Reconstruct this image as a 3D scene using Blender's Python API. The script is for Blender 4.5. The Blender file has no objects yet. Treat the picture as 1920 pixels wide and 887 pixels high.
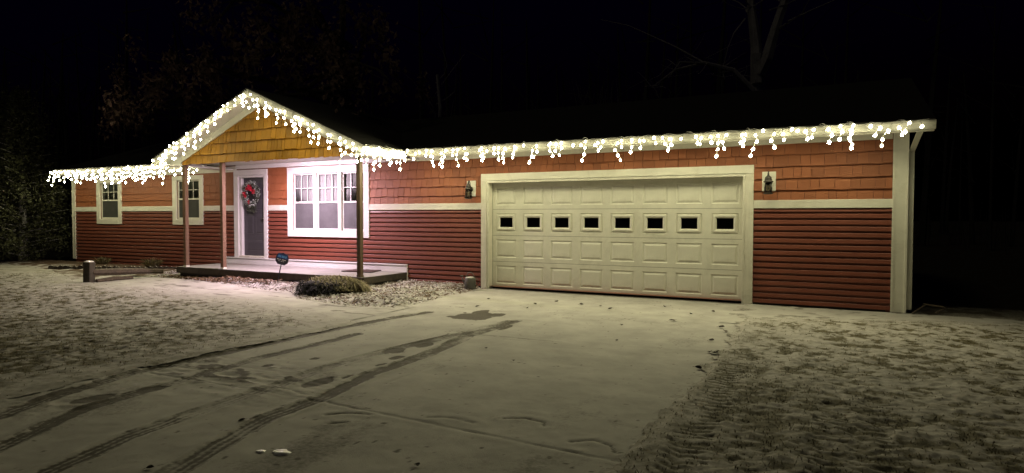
import bpy, bmesh, math, random
import numpy as np
from mathutils import Vector, Matrix

random.seed(7)
RNG = np.random.default_rng(11)
S = bpy.context.scene
COL = S.collection
R = math.radians

# ------------------------------------------------------------------ camera
cam_d = bpy.data.cameras.new('camera')
cam = bpy.data.objects.new('camera', cam_d)
COL.objects.link(cam)
cam_d.sensor_fit = 'HORIZONTAL'; cam_d.sensor_width = 36.0; cam_d.lens = 22.5
cam_d.clip_start = 0.05; cam_d.clip_end = 2000
CAM = Vector((6.557, -11.350, 1.469))
fwd = Vector((-0.45904132, 0.88786474, -0.0312613)).normalized()
rgt = Vector((0.88828349, 0.45929442, 0.00103925)).normalized()
upv = rgt.cross(fwd).normalized()
rgt = fwd.cross(upv).normalized()
cam.matrix_world = Matrix(((rgt.x, upv.x, -fwd.x, CAM.x), (rgt.y, upv.y, -fwd.y, CAM.y),
                           (rgt.z, upv.z, -fwd.z, CAM.z), (0, 0, 0, 1)))
S.camera = cam

# ------------------------------------------------------------------ world, added night fill, exposure
SKY_STRENGTH = 0.05
SUN_EL, SUN_ROT = R(-3.0), R(180)
W = bpy.data.worlds.new('World'); S.world = W; W.use_nodes = True
wn = W.node_tree
sky = wn.nodes.new('ShaderNodeTexSky'); sky.sky_type = 'NISHITA'; sky.sun_disc = False
sky.ozone_density = 10.0; sky.dust_density = 0.0; sky.sun_elevation = SUN_EL; sky.sun_rotation = SUN_ROT
wn.links.new(sky.outputs[0], wn.nodes['Background'].inputs[0])
wn.nodes['Background'].inputs[1].default_value = SKY_STRENGTH
# faint fill light, added to lift the foreground snow and tree trunks
ml = bpy.data.lights.new('night_fill', 'SUN'); ml.energy = 0.06; ml.angle = R(12); ml.color = (1.0, 0.88, 0.55)
mo = bpy.data.objects.new('night_fill', ml); COL.objects.link(mo)
mo.rotation_euler = (R(38), 0, R(-25))   # high, from the camera side
vs = S.view_settings
S.display_settings.display_device = 'sRGB'
vs.view_transform = 'Standard'; vs.look = 'None'; vs.gamma = 1; vs.use_curve_mapping = False
vs.exposure = 0.0
S.render.engine = 'CYCLES'
cy = S.cycles
cy.use_denoising = True
try: cy.denoiser = 'OPENIMAGEDENOISE'
except Exception: pass
cy.max_bounces = 5; cy.diffuse_bounces = 3; cy.glossy_bounces = 3; cy.transmission_bounces = 4
cy.transparent_max_bounces = 12
cy.caustics_reflective = False; cy.caustics_refractive = False
cy.sample_clamp_indirect = 4.0
cy.use_light_tree = True

# light levels (real bulbs / porch lamp)
BULB_WARM = (1.0, 0.935, 0.56); BULB_COOL = (1.0, 0.945, 0.56)
E_RIGHT = 580.0; E_GABLE = 330.0; E_LEFT = 230.0; E_BODY = 4.6
E_LAMP = 2400.0; LAMP_COL = (1.0, 0.72, 0.88)

# ------------------------------------------------------------------ material helpers
def new_mat(name):
    m = bpy.data.materials.new(name); m.use_nodes = True
    nt = m.node_tree
    return m, nt, nt.nodes['Principled BSDF']

def N(nt, t, **kw):
    n = nt.nodes.new(t)
    for k, v in kw.items(): setattr(n, k, v)
    return n

def mixc(nt, fac, a, b, blend='MIX'):
    n = N(nt, 'ShaderNodeMix', data_type='RGBA', blend_type=blend)
    for sock, v in ((n.inputs[0], fac), (n.inputs[6], a), (n.inputs[7], b)):
        if isinstance(v, bpy.types.NodeSocket): nt.links.new(v, sock)
        elif isinstance(v, (tuple, list)): sock.default_value = (v[0], v[1], v[2], 1)
        else: sock.default_value = v
    return n.outputs[2]

def noise(nt, scale, detail=4, rough=0.6, coord=None, stretch=None, dist=0.0):
    tc = N(nt, 'ShaderNodeTexCoord')
    src = tc.outputs[coord or 'Object']
    if stretch:
        mp = N(nt, 'ShaderNodeMapping'); mp.inputs['Scale'].default_value = stretch
        nt.links.new(src, mp.inputs[0]); src = mp.outputs[0]
    n = N(nt, 'ShaderNodeTexNoise')
    n.inputs['Scale'].default_value = scale; n.inputs['Detail'].default_value = detail
    n.inputs['Roughness'].default_value = rough; n.inputs['Distortion'].default_value = dist
    nt.links.new(src, n.inputs['Vector'])
    return n.outputs[0]

def ramp(nt, v, p0, p1, c0=(0, 0, 0), c1=(1, 1, 1)):
    r = N(nt, 'ShaderNodeValToRGB')
    r.color_ramp.elements[0].position = p0; r.color_ramp.elements[1].position = p1
    r.color_ramp.elements[0].color = (*c0, 1); r.color_ramp.elements[1].color = (*c1, 1)
    nt.links.new(v, r.inputs[0])
    return r.outputs[0]

def bump(nt, b, h, strength=0.3, dist=0.01):
    n = N(nt, 'ShaderNodeBump'); n.inputs['Strength'].default_value = strength
    n.inputs['Distance'].default_value = dist
    nt.links.new(h, n.inputs['Height']); nt.links.new(n.outputs[0], b.inputs['Normal'])

def paint(name, col, var=0.15, rough=0.5, dirt=None, scale=6.0, stretch=None, rnd=0.0, bmp=0.15, bscale=60, coord=None):
    """painted or bare surface: base colour, mottling, optional dirt and per-object variation"""
    m, nt, b = new_mat(name)
    n1 = noise(nt, scale, 5, 0.65, coord=coord, stretch=stretch)
    lo = tuple(c * (1 - var) for c in col); hi = tuple(min(0.9, c * (1 + var)) for c in col)
    c = mixc(nt, ramp(nt, n1, 0.3, 0.7), lo, hi)
    if dirt:
        n2 = noise(nt, scale * 0.5, 6, 0.75, coord=coord, dist=0.6)
        c = mixc(nt, ramp(nt, n2, 0.52, 0.78, (0, 0, 0), (0.6, 0.6, 0.6)), c, dirt)
    if rnd:
        oi = N(nt, 'ShaderNodeObjectInfo')
        mr = N(nt, 'ShaderNodeMapRange')
        mr.inputs[3].default_value = 1 - rnd; mr.inputs[4].default_value = 1 + rnd
        nt.links.new(oi.outputs['Random'], mr.inputs[0])
        hs = N(nt, 'ShaderNodeHueSaturation'); nt.links.new(c, hs.inputs['Color'])
        nt.links.new(mr.outputs[0], hs.inputs['Value']); c = hs.outputs[0]
    nt.links.new(c, b.inputs['Base Color'])
    b.inputs['Roughness'].default_value = rough
    if bmp: bump(nt, b, noise(nt, bscale, 3, 0.6, coord=coord, stretch=stretch), bmp, 0.004)
    return m

def plain(name, col, rough=0.5, metal=0.0, **kw):
    m, nt, b = new_mat(name)
    n1 = noise(nt, 14, 3)
    nt.links.new(mixc(nt, n1, tuple(c * 0.75 for c in col), tuple(min(0.95, c * 1.25) for c in col)), b.inputs['Base Color'])
    b.inputs['Roughness'].default_value = rough; b.inputs['Metallic'].default_value = metal
    return m

def emitter(name, col, strength):
    m, nt, b = new_mat(name)
    b.inputs['Base Color'].default_value = (0.8, 0.8, 0.8, 1)
    b.inputs['Emission Color'].default_value = (*col, 1)
    b.inputs['Emission Strength'].default_value = strength
    try: m.cycles.emission_sampling = 'FRONT'
    except Exception: pass
    return m

def glass_mat(name, tint=(0.8, 0.82, 0.8)):
    m, nt, b = new_mat(name)
    nt.nodes.remove(b)
    out = nt.nodes['Material Output']
    tr = N(nt, 'ShaderNodeBsdfTransparent'); tr.inputs[0].default_value = (*tint, 1)
    gl = N(nt, 'ShaderNodeBsdfGlossy'); gl.inputs['Roughness'].default_value = 0.05
    gl.inputs['Color'].default_value = (0.8, 0.8, 0.8, 1)
    fr = N(nt, 'ShaderNodeFresnel'); fr.inputs[0].default_value = 1.5
    mx = N(nt, 'ShaderNodeMixShader')
    nt.links.new(fr.outputs[0], mx.inputs[0]); nt.links.new(tr.outputs[0], mx.inputs[1]); nt.links.new(gl.outputs[0], mx.inputs[2])
    nt.links.new(mx.outputs[0], out.inputs[0])
    return m

M = {}
M['shingle'] = paint('shingle_paint', (0.30, 0.098, 0.037), 0.10, 0.6, stretch=(40, 1, 1.2), rnd=0.13, bmp=0.35, bscale=3, coord='Object')
M['shake'] = paint('cedar_stain', (0.37, 0.17, 0.008), 0.24, 0.55, stretch=(30, 1, 1.5), rnd=0.22, bmp=0.5, bscale=3, dirt=(0.09, 0.035, 0.01))
M['siding'] = paint('red_vinyl', (0.185, 0.055, 0.034), 0.10, 0.42, scale=3, bmp=0.06, bscale=40)
M['trim'] = paint('white_trim_paint', (0.76, 0.745, 0.64), 0.05, 0.45, scale=4, dirt=(0.50, 0.47, 0.36), bmp=0.05)
M['worn_trim'] = paint('worn_trim_paint', (0.66, 0.64, 0.54), 0.10, 0.5, scale=5, dirt=(0.34, 0.30, 0.20), stretch=(3, 3, 0.6), bmp=0.2)
M['white'] = paint('white_vinyl', (0.78, 0.77, 0.75), 0.03, 0.35, bmp=0.0)
M['gutter'] = paint('gutter_metal', (0.72, 0.71, 0.60), 0.06, 0.38, scale=2.5, dirt=(0.45, 0.43, 0.33), bmp=0.03, bscale=8)
M['garage'] = paint('garage_door_paint', (0.72, 0.71, 0.61), 0.08, 0.42, scale=3, dirt=(0.44, 0.42, 0.34), bmp=0.25, bscale=70)
M['soffit'] = paint('soffit_vinyl', (0.70, 0.69, 0.66), 0.04, 0.5, bmp=0.02)
M['roof'] = paint('roof_asphalt', (0.034, 0.032, 0.026), 0.4, 0.95, scale=30, bmp=0.5, bscale=120)
M['door'] = paint('front_door_paint', (0.07, 0.066, 0.075), 0.08, 0.45, bmp=0.04)
M['post'] = paint('wood_post', (0.15, 0.085, 0.05), 0.3, 0.7, scale=3, stretch=(14, 14, 0.8), dirt=(0.10, 0.05, 0.025), bmp=0.4, bscale=10)
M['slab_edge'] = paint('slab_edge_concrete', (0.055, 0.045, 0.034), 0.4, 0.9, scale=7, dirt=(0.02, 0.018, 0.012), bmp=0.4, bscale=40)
M['shaded_post'] = paint('shaded_wood_post', (0.085, 0.052, 0.03), 0.3, 0.7, scale=3, stretch=(14, 14, 0.8), dirt=(0.04, 0.022, 0.012), bmp=0.4, bscale=10)  # darker copy of wood_post, with the right porch post's shade put into its colour
M['greywood'] = paint('weathered_timber', (0.075, 0.055, 0.038), 0.4, 0.85, scale=5, stretch=(6, 6, 2), dirt=(0.03, 0.022, 0.015), bmp=0.6, bscale=18)
M['concrete'] = paint('old_concrete', (0.16, 0.14, 0.11), 0.3, 0.9, scale=7, dirt=(0.05, 0.05, 0.035), bmp=0.4, bscale=40)
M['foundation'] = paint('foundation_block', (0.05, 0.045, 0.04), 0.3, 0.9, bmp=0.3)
M['iron'] = plain('dark_bronze', (0.035, 0.03, 0.026), 0.45, 0.6)
M['lantern_glass'] = glass_mat('lantern_glass', (0.55, 0.5, 0.42))
M['glass'] = glass_mat('window_glass', (0.82, 0.84, 0.82))
M['shade'] = paint('window_shade_cloth', (0.40, 0.395, 0.40), 0.06, 0.8, scale=2, bmp=0.1, bscale=30)
M['dark_screen'] = paint('dark_insect_screen', (0.045, 0.046, 0.042), 0.3, 0.7, scale=3, bmp=0.2, bscale=200)
M['curtain'] = paint('dim_curtain', (0.20, 0.205, 0.175), 0.35, 0.9, scale=3, stretch=(9, 1, 0.4), bmp=0.0)
M['screen'] = paint('insect_screen', (0.09, 0.09, 0.095), 0.2, 0.7, scale=3, bmp=0.2, bscale=200)
M['interior'] = plain('dark_interior', (0.012, 0.012, 0.012), 0.9)
M['wire'] = plain('string_wire', (0.55, 0.55, 0.48), 0.5)
M['bulb_right'] = emitter('bulb_glow_warm', BULB_WARM, E_RIGHT)
M['bulb_gable'] = emitter('bulb_glow_gable', BULB_COOL, E_GABLE)
M['bulb_left'] = emitter('bulb_glow_white', BULB_COOL, E_LEFT)
M['bulb_body'] = emitter('bulb_body_glow', (1.0, 0.93, 0.62), E_BODY)
M['lamp_glow'] = emitter('porch_lamp_glow', LAMP_COL, E_LAMP)
M['snow'] = paint('settled_snow', (0.66, 0.62, 0.58), 0.07, 0.85, scale=20, bmp=0.3, bscale=80)
M['rubber'] = plain('doormat_rubber', (0.045, 0.022, 0.018), 0.9)
M['bark'] = paint('tree_bark', (0.34, 0.33, 0.33), 0.35, 0.9, scale=6, stretch=(5, 5, 1), bmp=0.5, bscale=20)

# ------------------------------------------------------------------ object helpers
def link(name, me, parent=None, mat=None):
    o = bpy.data.objects.new(name, me); COL.objects.link(o)
    if parent is not None: o.parent = parent
    if mat is not None and me is not None and not me.materials: me.materials.append(mat)
    return o

def mesh(name, v, f, smooth=False, fix=False):
    me = bpy.data.meshes.new(name); me.from_pydata([tuple(p) for p in v], [], f); me.update()
    if fix:
        bm = bmesh.new(); bm.from_mesh(me); bmesh.ops.recalc_face_normals(bm, faces=bm.faces); bm.to_mesh(me); bm.free()
    if smooth: me.polygons.foreach_set('use_smooth', [True] * len(me.polygons))
    return me

def thing(name, label, cat, loc=(0, 0, 0), group=None):
    o = bpy.data.objects.new(name, None); COL.objects.link(o); o.location = loc
    o.empty_display_size = 0.2
    o['label'] = label; o['category'] = cat
    if group: o['group'] = group
    return o

def tag(o, label=None, cat=None, group=None, kind=None):
    for k, v in (('label', label), ('category', cat), ('group', group), ('kind', kind)):
        if v: o[k] = v
    return o

class MB:
    """collects simple shapes into one mesh"""
    def __init__(s): s.v = []; s.f = []
    def add(s, v, f):
        n = len(s.v); s.v += [tuple(p) for p in v]; s.f += [tuple(i + n for i in q) for q in f]
    def box(s, x0, x1, y0, y1, z0, z1):
        s.add([(x0, y0, z0), (x1, y0, z0), (x1, y1, z0), (x0, y1, z0), (x0, y0, z1), (x1, y0, z1), (x1, y1, z1), (x0, y1, z1)],
              [(0, 3, 2, 1), (4, 5, 6, 7), (0, 1, 5, 4), (1, 2, 6, 5), (2, 3, 7, 6), (3, 0, 4, 7)])
    def quad(s, a, b, c, d): s.add([a, b, c, d], [(0, 1, 2, 3)])
    def tube(s, pts, rad, n=6, cap=True):
        pts = [Vector(p) for p in pts]
        if not hasattr(rad, '__len__'): rad = [rad] * len(pts)
        base = len(s.v); up = Vector((0.13, 0.21, 0.97)).normalized()
        for i, p in enumerate(pts):
            t = (pts[min(i + 1, len(pts) - 1)] - pts[max(i - 1, 0)])
            t = t.normalized() if t.length > 1e-9 else Vector((0, 0, 1))
            a = t.cross(up)
            if a.length < 1e-3: a = t.cross(Vector((1, 0, 0)))
            a.normalize(); b = t.cross(a)
            for k in range(n):
                q = 2 * math.pi * k / n
                s.v.append(tuple(p + (a * math.cos(q) + b * math.sin(q)) * rad[i]))
        for i in range(len(pts) - 1):
            for k in range(n):
                k2 = (k + 1) % n
                s.f.append((base + i * n + k, base + i * n + k2, base + (i + 1) * n + k2, base + (i + 1) * n + k))
        if cap:
            s.f.append(tuple(base + k for k in range(n))[::-1])
            e = base + (len(pts) - 1) * n
            s.f.append(tuple(e + k for k in range(n)))
    def lathe(s, prof, n=12, c=(0, 0, 0)):
        base = len(s.v)
        for r, z in prof:
            for k in range(n):
                q = 2 * math.pi * k / n
                s.v.append((c[0] + r * math.cos(q), c[1] + r * math.sin(q), c[2] + z))
        for i in range(len(prof) - 1):
            for k in range(n):
                k2 = (k + 1) % n
                s.f.append((base + i * n + k, base + i * n + k2, base + (i + 1) * n + k2, base + (i + 1) * n + k))
        s.f.append(tuple(base + k for k in range(n))[::-1])
        e = base + (len(prof) - 1) * n
        s.f.append(tuple(e + k for k in range(n)))
    def build(s, name, mat, parent=None, smooth=False, bevel=0.0):
        me = mesh(name, s.v, s.f, smooth, fix=smooth)
        if bevel:
            bm = bmesh.new(); bm.from_mesh(me)
            bmesh.ops.bevel(bm, geom=list(bm.edges), offset=bevel, segments=1, affect='EDGES')
            bm.to_mesh(me); bm.free()
        return link(name, me, parent, mat)

def box(name, x0, x1, y0, y1, z0, z1, mat, parent=None, bevel=0.004):
    m = MB(); m.box(x0, x1, y0, y1, z0, z1)
    return m.build(name, mat, parent, bevel=bevel)

def free_intervals(x0, x1, cuts):
    """[x0,x1] minus the intervals in cuts"""
    out = [(x0, x1)]
    for a, b in cuts:
        nxt = []
        for p, q in out:
            if b <= p or a >= q: nxt.append((p, q)); continue
            if a > p: nxt.append((p, a))
            if b < q: nxt.append((b, q))
        out = nxt
    return [(p, q) for p, q in out if q - p > 0.02]

# value noise in numpy
_T = RNG.random((256, 256))
def vn(x, y, s, seed=0):
    x = np.asarray(x) / s + seed * 17.31; y = np.asarray(y) / s + seed * 9.77
    xi = np.floor(x).astype(int); yi = np.floor(y).astype(int); fx = x - xi; fy = y - yi
    fx = fx * fx * (3 - 2 * fx); fy = fy * fy * (3 - 2 * fy)
    g = lambda i, j: _T[(xi + i) & 255, (yi + j) & 255]
    return (g(0, 0) * (1 - fx) + g(1, 0) * fx) * (1 - fy) + (g(0, 1) * (1 - fx) + g(1, 1) * fx) * fy
def fbm(x, y, s, o=4, seed=0, gain=0.55):
    a = 1.0; t = 0.0; r = 0
    for k in range(o):
        r = r + a * vn(x, y, s / 2 ** k, seed + k * 3); t += a; a *= gain
    return r / t
def sstep(a, b, x):
    t = np.clip((x - a) / (b - a), 0, 1); return t * t * (3 - 2 * t)

def np_mesh(name, co, quads, attrs=None, smooth=True):
    me = bpy.data.meshes.new(name)
    nv, nf = len(co), len(quads); k = quads.shape[1]
    me.vertices.add(nv); me.vertices.foreach_set('co', co.astype(np.float32).ravel())
    me.loops.add(nf * k); me.loops.foreach_set('vertex_index', quads.astype(np.int32).ravel())
    me.polygons.add(nf); me.polygons.foreach_set('loop_start', (np.arange(nf) * k).astype(np.int32))
    try: me.polygons.foreach_set('loop_total', np.full(nf, k, np.int32))
    except Exception: pass
    me.update(calc_edges=True); me.validate()
    me.polygons.foreach_set('use_smooth', np.full(nf, smooth))
    for an, av in (attrs or {}).items():
        a = me.attributes.new(an, 'FLOAT', 'POINT'); a.data.foreach_set('value', av.astype(np.float32))
    return me

# ------------------------------------------------------------------ THE GROUND
def polyline_dist(x, y, pts):
    """distance to a polyline, plus signed side and running length"""
    best = np.full(x.shape, 1e9); u = np.zeros(x.shape); ln = np.zeros(x.shape); acc = 0
    for (x0, y0), (x1, y1) in zip(pts[:-1], pts[1:]):
        dx, dy = x1 - x0, y1 - y0; L = math.hypot(dx, dy)
        t = np.clip(((x - x0) * dx + (y - y0) * dy) / L ** 2, 0, 1)
        d = np.hypot(x - x0 - t * dx, y - y0 - t * dy)
        sd = ((x - x0) * dy - (y - y0) * dx) / L
        k = d < best
        best = np.where(k, d, best); u = np.where(k, np.where(np.abs(sd) > d, sd, np.sign(sd) * d), u); ln = np.where(k, acc + t * L, ln)
        acc += L
    return best, u, ln

def inside_poly(x, y, poly):
    c = np.zeros(x.shape, bool); n = len(poly)
    for i in range(n):
        x0, y0 = poly[i]; x1, y1 = poly[(i + 1) % n]
        if y0 == y1: continue
        k = ((y0 > y) != (y1 > y)) & (x < (x1 - x0) * (y - y0) / (y1 - y0) + x0)
        c ^= k
    return c

def sheet(name, x0, x1, y0, y1, dx, dy, fn, mat, keep=None, label=None):
    nx = int(round((x1 - x0) / dx)) + 1; ny = int(round((y1 - y0) / dy)) + 1
    gx = np.linspace(x0, x1, nx); gy = np.linspace(y0, y1, ny)
    X, Y = np.meshgrid(gx, gy)
    Z, at = fn(X, Y)
    idx = np.arange(nx * ny).reshape(ny, nx)
    q = np.stack([idx[:-1, :-1], idx[:-1, 1:], idx[1:, 1:], idx[1:, :-1]], -1).reshape(-1, 4)
    co = np.stack([X, Y, Z], -1).reshape(-1, 3); at = {k: v.ravel() for k, v in at.items()}
    if keep is not None:
        kx = co[q].mean(1); q = q[keep(kx[:, 0], kx[:, 1])]
        used = np.zeros(len(co), bool); used[q.ravel()] = True
        rm = np.cumsum(used) - 1; q = rm[q]; co = co[used]; at = {k: v[used] for k, v in at.items()}
    me = np_mesh(name, co, q, at)
    o = link(name, me, None, mat); o['kind'] = 'structure'
    return o

def ground_mat(name, snow, bare, bare2, nscale=22.0, soft=0.22, rough=0.85):
    """thin snow over earth / grass / concrete; attribute 'bare' says where the snow is gone"""
    m, nt, b = new_mat(name)
    a = N(nt, 'ShaderNodeAttribute', attribute_name='bare')
    n1 = noise(nt, nscale, 6, 0.7); n2 = noise(nt, 2.2, 5, 0.6); n3 = noise(nt, nscale * 4, 3, 0.7)
    mth = N(nt, 'ShaderNodeMath', operation='ADD'); nt.links.new(a.outputs['Fac'], mth.inputs[0])
    sb = N(nt, 'ShaderNodeMath', operation='MULTIPLY_ADD'); nt.links.new(n1, sb.inputs[0]); sb.inputs[1].default_value = 0.9; sb.inputs[2].default_value = -0.45
    nt.links.new(sb.outputs[0], mth.inputs[1])
    fac = ramp(nt, mth.outputs[0], 0.5 - soft, 0.5 + soft)
    sn = mixc(nt, ramp(nt, n2, 0.3, 0.7), tuple(c * 0.70 for c in snow), tuple(min(0.9, c * 1.05) for c in snow))
    sn = mixc(nt, ramp(nt, n3, 0.35, 0.75, (0, 0, 0), (0.35, 0.35, 0.35)), sn, tuple(c * 0.7 for c in snow))
    ba = mixc(nt, ramp(nt, n3, 0.35, 0.65), bare, bare2)
    nt.links.new(mixc(nt, fac, sn, ba), b.inputs['Base Color'])
    b.inputs['Roughness'].default_value = rough; b.inputs['Specular IOR Level'].default_value = 0.25
    bump(nt, b, n3, 0.35, 0.006)
    return m

M['drive'] = ground_mat('snowy_driveway', (0.42, 0.40, 0.365), (0.040, 0.033, 0.024), (0.082, 0.068, 0.050), 30)
M['lawn'] = ground_mat('snowy_lawn', (0.40, 0.375, 0.345), (0.050, 0.043, 0.022), (0.12, 0.098, 0.052), 34, 0.3)
M['bed'] = ground_mat('snowy_bed', (0.50, 0.47, 0.45), (0.05, 0.035, 0.025), (0.14, 0.09, 0.06), 30, 0.2)
M['far'] = ground_mat('far_ground', (0.40, 0.38, 0.35), (0.03, 0.028, 0.018), (0.07, 0.06, 0.035), 3, 0.3)

# one big sheet to the horizon
def far_fn(X, Y): return np.full(X.shape, -0.10), {'bare': np.full(X.shape, 0.85)}
far = sheet('ground', -260, 260, -260, 260, 20, 20, far_fn, M['far'])

LAWN_EDGE = [(0.66, -12.0), (0.62, -9.0), (0.60, -6.5), (0.66, -4.5), (-0.22, -4.13), (-1.58, -3.72), (-3.25, -3.40), (-5.11, -3.24), (-7.0, -3.14), (-8.4, -3.12), (-9.3, -2.9)]
LAWN_POLY = LAWN_EDGE + [(-12.0, -1.9), (-16, -1.2), (-24, -0.8), (-24, -12.0)]
BED_POLY = [(0.12, -0.02), (0.16, -0.55), (0.10, -1.4), (0.38, -3.15), (-0.68, -3.30), (-2.05, -3.02), (-2.91, -2.40), (-4.56, -2.18), (-6.31, -1.76), (-7.4, -1.60), (-8.2, -1.7), (-8.4, 0.0)]

TRACKS = [  # (path, half width, strength, fade-in length)
    ([(0.95, -3.30), (0.80, -4.0), (0.70, -5.0), (0.70, -6.3), (0.68, -7.1), (0.68, -7.7), (0.85, -8.4), (1.10, -9.0), (1.6, -10.4), (2.2, -12)], 0.085, 1.0),
    ([(1.20, -5.2), (1.22, -6.0), (1.21, -6.7), (1.29, -7.4), (1.35, -7.9), (1.46, -8.6), (1.84, -9.3), (2.5, -10.6), (3.2, -12)], 0.075, 0.8),
    ([(2.44, -3.5), (2.37, -4.5), (2.17, -5.6), (2.10, -6.4), (2.20, -7.3), (2.26, -7.9), (2.29, -8.3), (2.36, -8.8), (2.6, -9.6), (3.3, -12)], 0.085, 0.72),
    ([(2.50, -3.4), (2.49, -4.6), (2.65, -5.8), (2.67, -6.7), (2.84, -7.5), (2.86, -8.1), (2.98, -8.5), (3.2, -9.1), (3.6, -10.2), (4.3, -12)], 0.09, 0.85),
]
WET = [(1.74, -3.28, 0.36, 0.36), (1.62, -2.86, 0.12, 0.22), (1.98, -3.02, 0.13, 0.2), (2.45, -7.13, 0.09, 0.20), (2.55, -6.88, 0.04, 0.09), (2.20, -5.72, 0.13, 0.20), (2.46, -6.02, 0.07, 0.11),
       (2.32, -5.35, 0.08, 0.14), (2.52, -6.35, 0.05, 0.09), (1.55, -6.9, 0.05, 0.06), (1.72, -6.45, 0.05, 0.06), (1.37, -7.95, 0.09, 0.14), (1.22, -8.35, 0.10, 0.16),
       (1.05, -2.55, 0.10, 0.03), (2.62, -3.9, 0.05, 0.2)]
CRACKS = [([(0.7, -7.62), (2.0, -7.58), (2.88, -7.57), (3.6, -7.60), (4.65, -7.65), (5.5, -7.69)], 0.012, 0.42),
          ([(0.7, -4.55), (1.6, -4.53)], 0.010, 0.15), ([(2.55, -4.53), (3.1, -4.50), (3.64, -4.49)], 0.011, 0.75),
          ([(2.86, -2.0), (2.88, -3.2), (2.96, -4.4)], 0.007, 0.35), ([(2.96, -4.6), (3.0, -6.0), (3.02, -7.5)], 0.006, 0.08),
          ([(3.18, -7.82), (3.27, -7.72), (3.40, -7.66), (3.46, -7.66)], 0.013, 0.9), ([(4.39, -7.28), (4.52, -7.20), (4.68, -7.22), (4.72, -7.30)], 0.012, 0.8),
          ([(3.88, -7.52), (4.05, -7.44), (4.25, -7.47)], 0.010, 0.7), ([(5.0, -7.50), (5.12, -7.40), (5.25, -7.45), (5.32, -7.55)], 0.014, 0.8),
          ([(3.35, -7.95), (3.42, -7.88)], 0.012, 0.7), ([(2.1, -7.5), (2.4, -7.42), (2.6, -7.48)], 0.012, 0.5), ([(1.5, -7.45), (1.8, -7.38)], 0.010, 0.5),
          ([(5.2, -0.1), (5.25, -0.9), (5.15, -1.8)], 0.008, 0.45)]

def drive_fn(X, Y):
    Z = (fbm(X, Y, 1.6, 4, 2) - 0.5) * 0.018 + (fbm(X, Y, 0.12, 3, 5) - 0.5) * 0.006
    nz = fbm(X, Y, 0.10, 4, 8); big = fbm(X, Y, 0.9, 4, 9)
    bare = 0.06 + 0.30 * np.clip(big - 0.52, 0, 1) + 0.25 * np.clip(-Y - 6, 0, 4) / 4 * big
    for i, (pts, hw, s) in enumerate(TRACKS):
        d, u, ln = polyline_dist(X, Y, pts)
        core = 1 - sstep(hw * 0.75, hw * 1.15, d + (nz - 0.5) * 0.09)
        # tread: long ribs plus slanted lugs, worn away where the tyre slipped
        rib = 0.5 + 0.5 * np.cos(u / hw * math.pi * 3.4 + 3.5 * (fbm(X, Y, 0.16, 3, 15 + i) - 0.5))
        lug = 0.5 + 0.5 * np.cos((ln * 105 + np.abs(u) * 60 * (1 if i % 2 else -1) + 3 * big))
        near = sstep(6.0, 8.2, -Y)
        tread = (rib * 0.75 + 0.25 * lug) * near * (0.45 + 1.1 * fbm(X, Y, 0.05, 2, 17 + i)) + (1 - near) * (0.55 + 0.9 * (nz - 0.5))
        patch = 0.40 + 1.5 * np.clip(fbm(X, Y, 0.45, 4, 20 + i) - 0.22, 0, 0.7)
        b = core * s * (0.30 + 0.95 * tread) * patch
        edge = np.exp(-((d - hw) / 0.022) ** 2) * s * (0.3 + 0.7 * (fbm(X, Y, 0.3, 2, 30 + i) > 0.5))
        bare = np.maximum(bare, np.maximum(1.25 * b, 0.70 * edge))
        Z -= core * 0.010 * s * (0.4 + 0.6 * tread) - 0.008 * s * np.exp(-((d - hw * 1.2) / 0.03) ** 2)
    for (cx, cyy, ax, ay) in WET:
        r = np.hypot((X - cx) / ax, (Y - cyy) / ay) + (fbm(X, Y, 0.14, 3, 41) - 0.5) * 0.7
        w = 1 - sstep(0.82, 1.05, r)
        bare = np.maximum(bare, w * 0.98); Z -= w * 0.006
    for pts, w, s in CRACKS:
        d, u, ln = polyline_dist(X, Y, pts)
        d = d + (nz - 0.5) * 0.016
        k = 1 - sstep(w * 0.5, w * 1.3, d)
        k = k * (0.35 + 1.1 * np.clip(fbm(X, Y, 0.28, 3, 47) - 0.3, 0, 0.6)); bare = np.maximum(bare, k * s * 1.2); Z -= k * 0.009
        Z += 0.004 * np.exp(-((d - 0.05) / 0.04) ** 2) * s
    sp = fbm(X, Y, 0.045, 2, 49); bare = np.maximum(bare, sstep(0.80, 0.90, sp) * 0.8 * (big > 0.42))
    dry = fbm(X, Y * 0.6, 0.7, 5, 51, 0.65); bare = bare + 0.28 * sstep(0.50, 0.72, dry)
    # scuffs and footprints around the cross joint
    sc = fbm(X * 1.0, Y * 2.2, 0.22, 4, 55)
    zone = np.exp(-((Y + 7.3) / 0.55) ** 2) * sstep(3.1, 2.4, X) + 0.55 * np.exp(-((Y + 8.6) / 0.5) ** 2) * sstep(2.0, 1.2, X)
    bare = np.maximum(bare, zone * sstep(0.50, 0.66, sc) * 0.8); Z += zone * (sc - 0.5) * 0.03
    # earth creeping in from the right lawn, damp apron before the door
    bare = np.maximum(bare, sstep(0.35, 0.0, 5.42 - X + (nz - 0.5) * 0.5) * 0.45 * (nz > 0.5))
    bare = np.maximum(bare, 0.62 * sstep(-0.17, -0.05, Y + (nz - 0.5) * 0.10) )
    return Z, {'bare': bare}
drive_hole = None
sheet('driveway', 0.02, 5.62, -10.2, 0.16, 0.0145, 0.0165, drive_fn, M['drive'])
def drive_back_fn(X, Y): return (fbm(X, Y, 1.6, 4, 2) - 0.5) * 0.018, {'bare': 0.06 + 0.3 * fbm(X, Y, 0.9, 3, 9)}
sheet('driveway', 0.40, 5.62, -40, -10.2, 0.2, 0.3, drive_back_fn, M['drive'])

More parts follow.
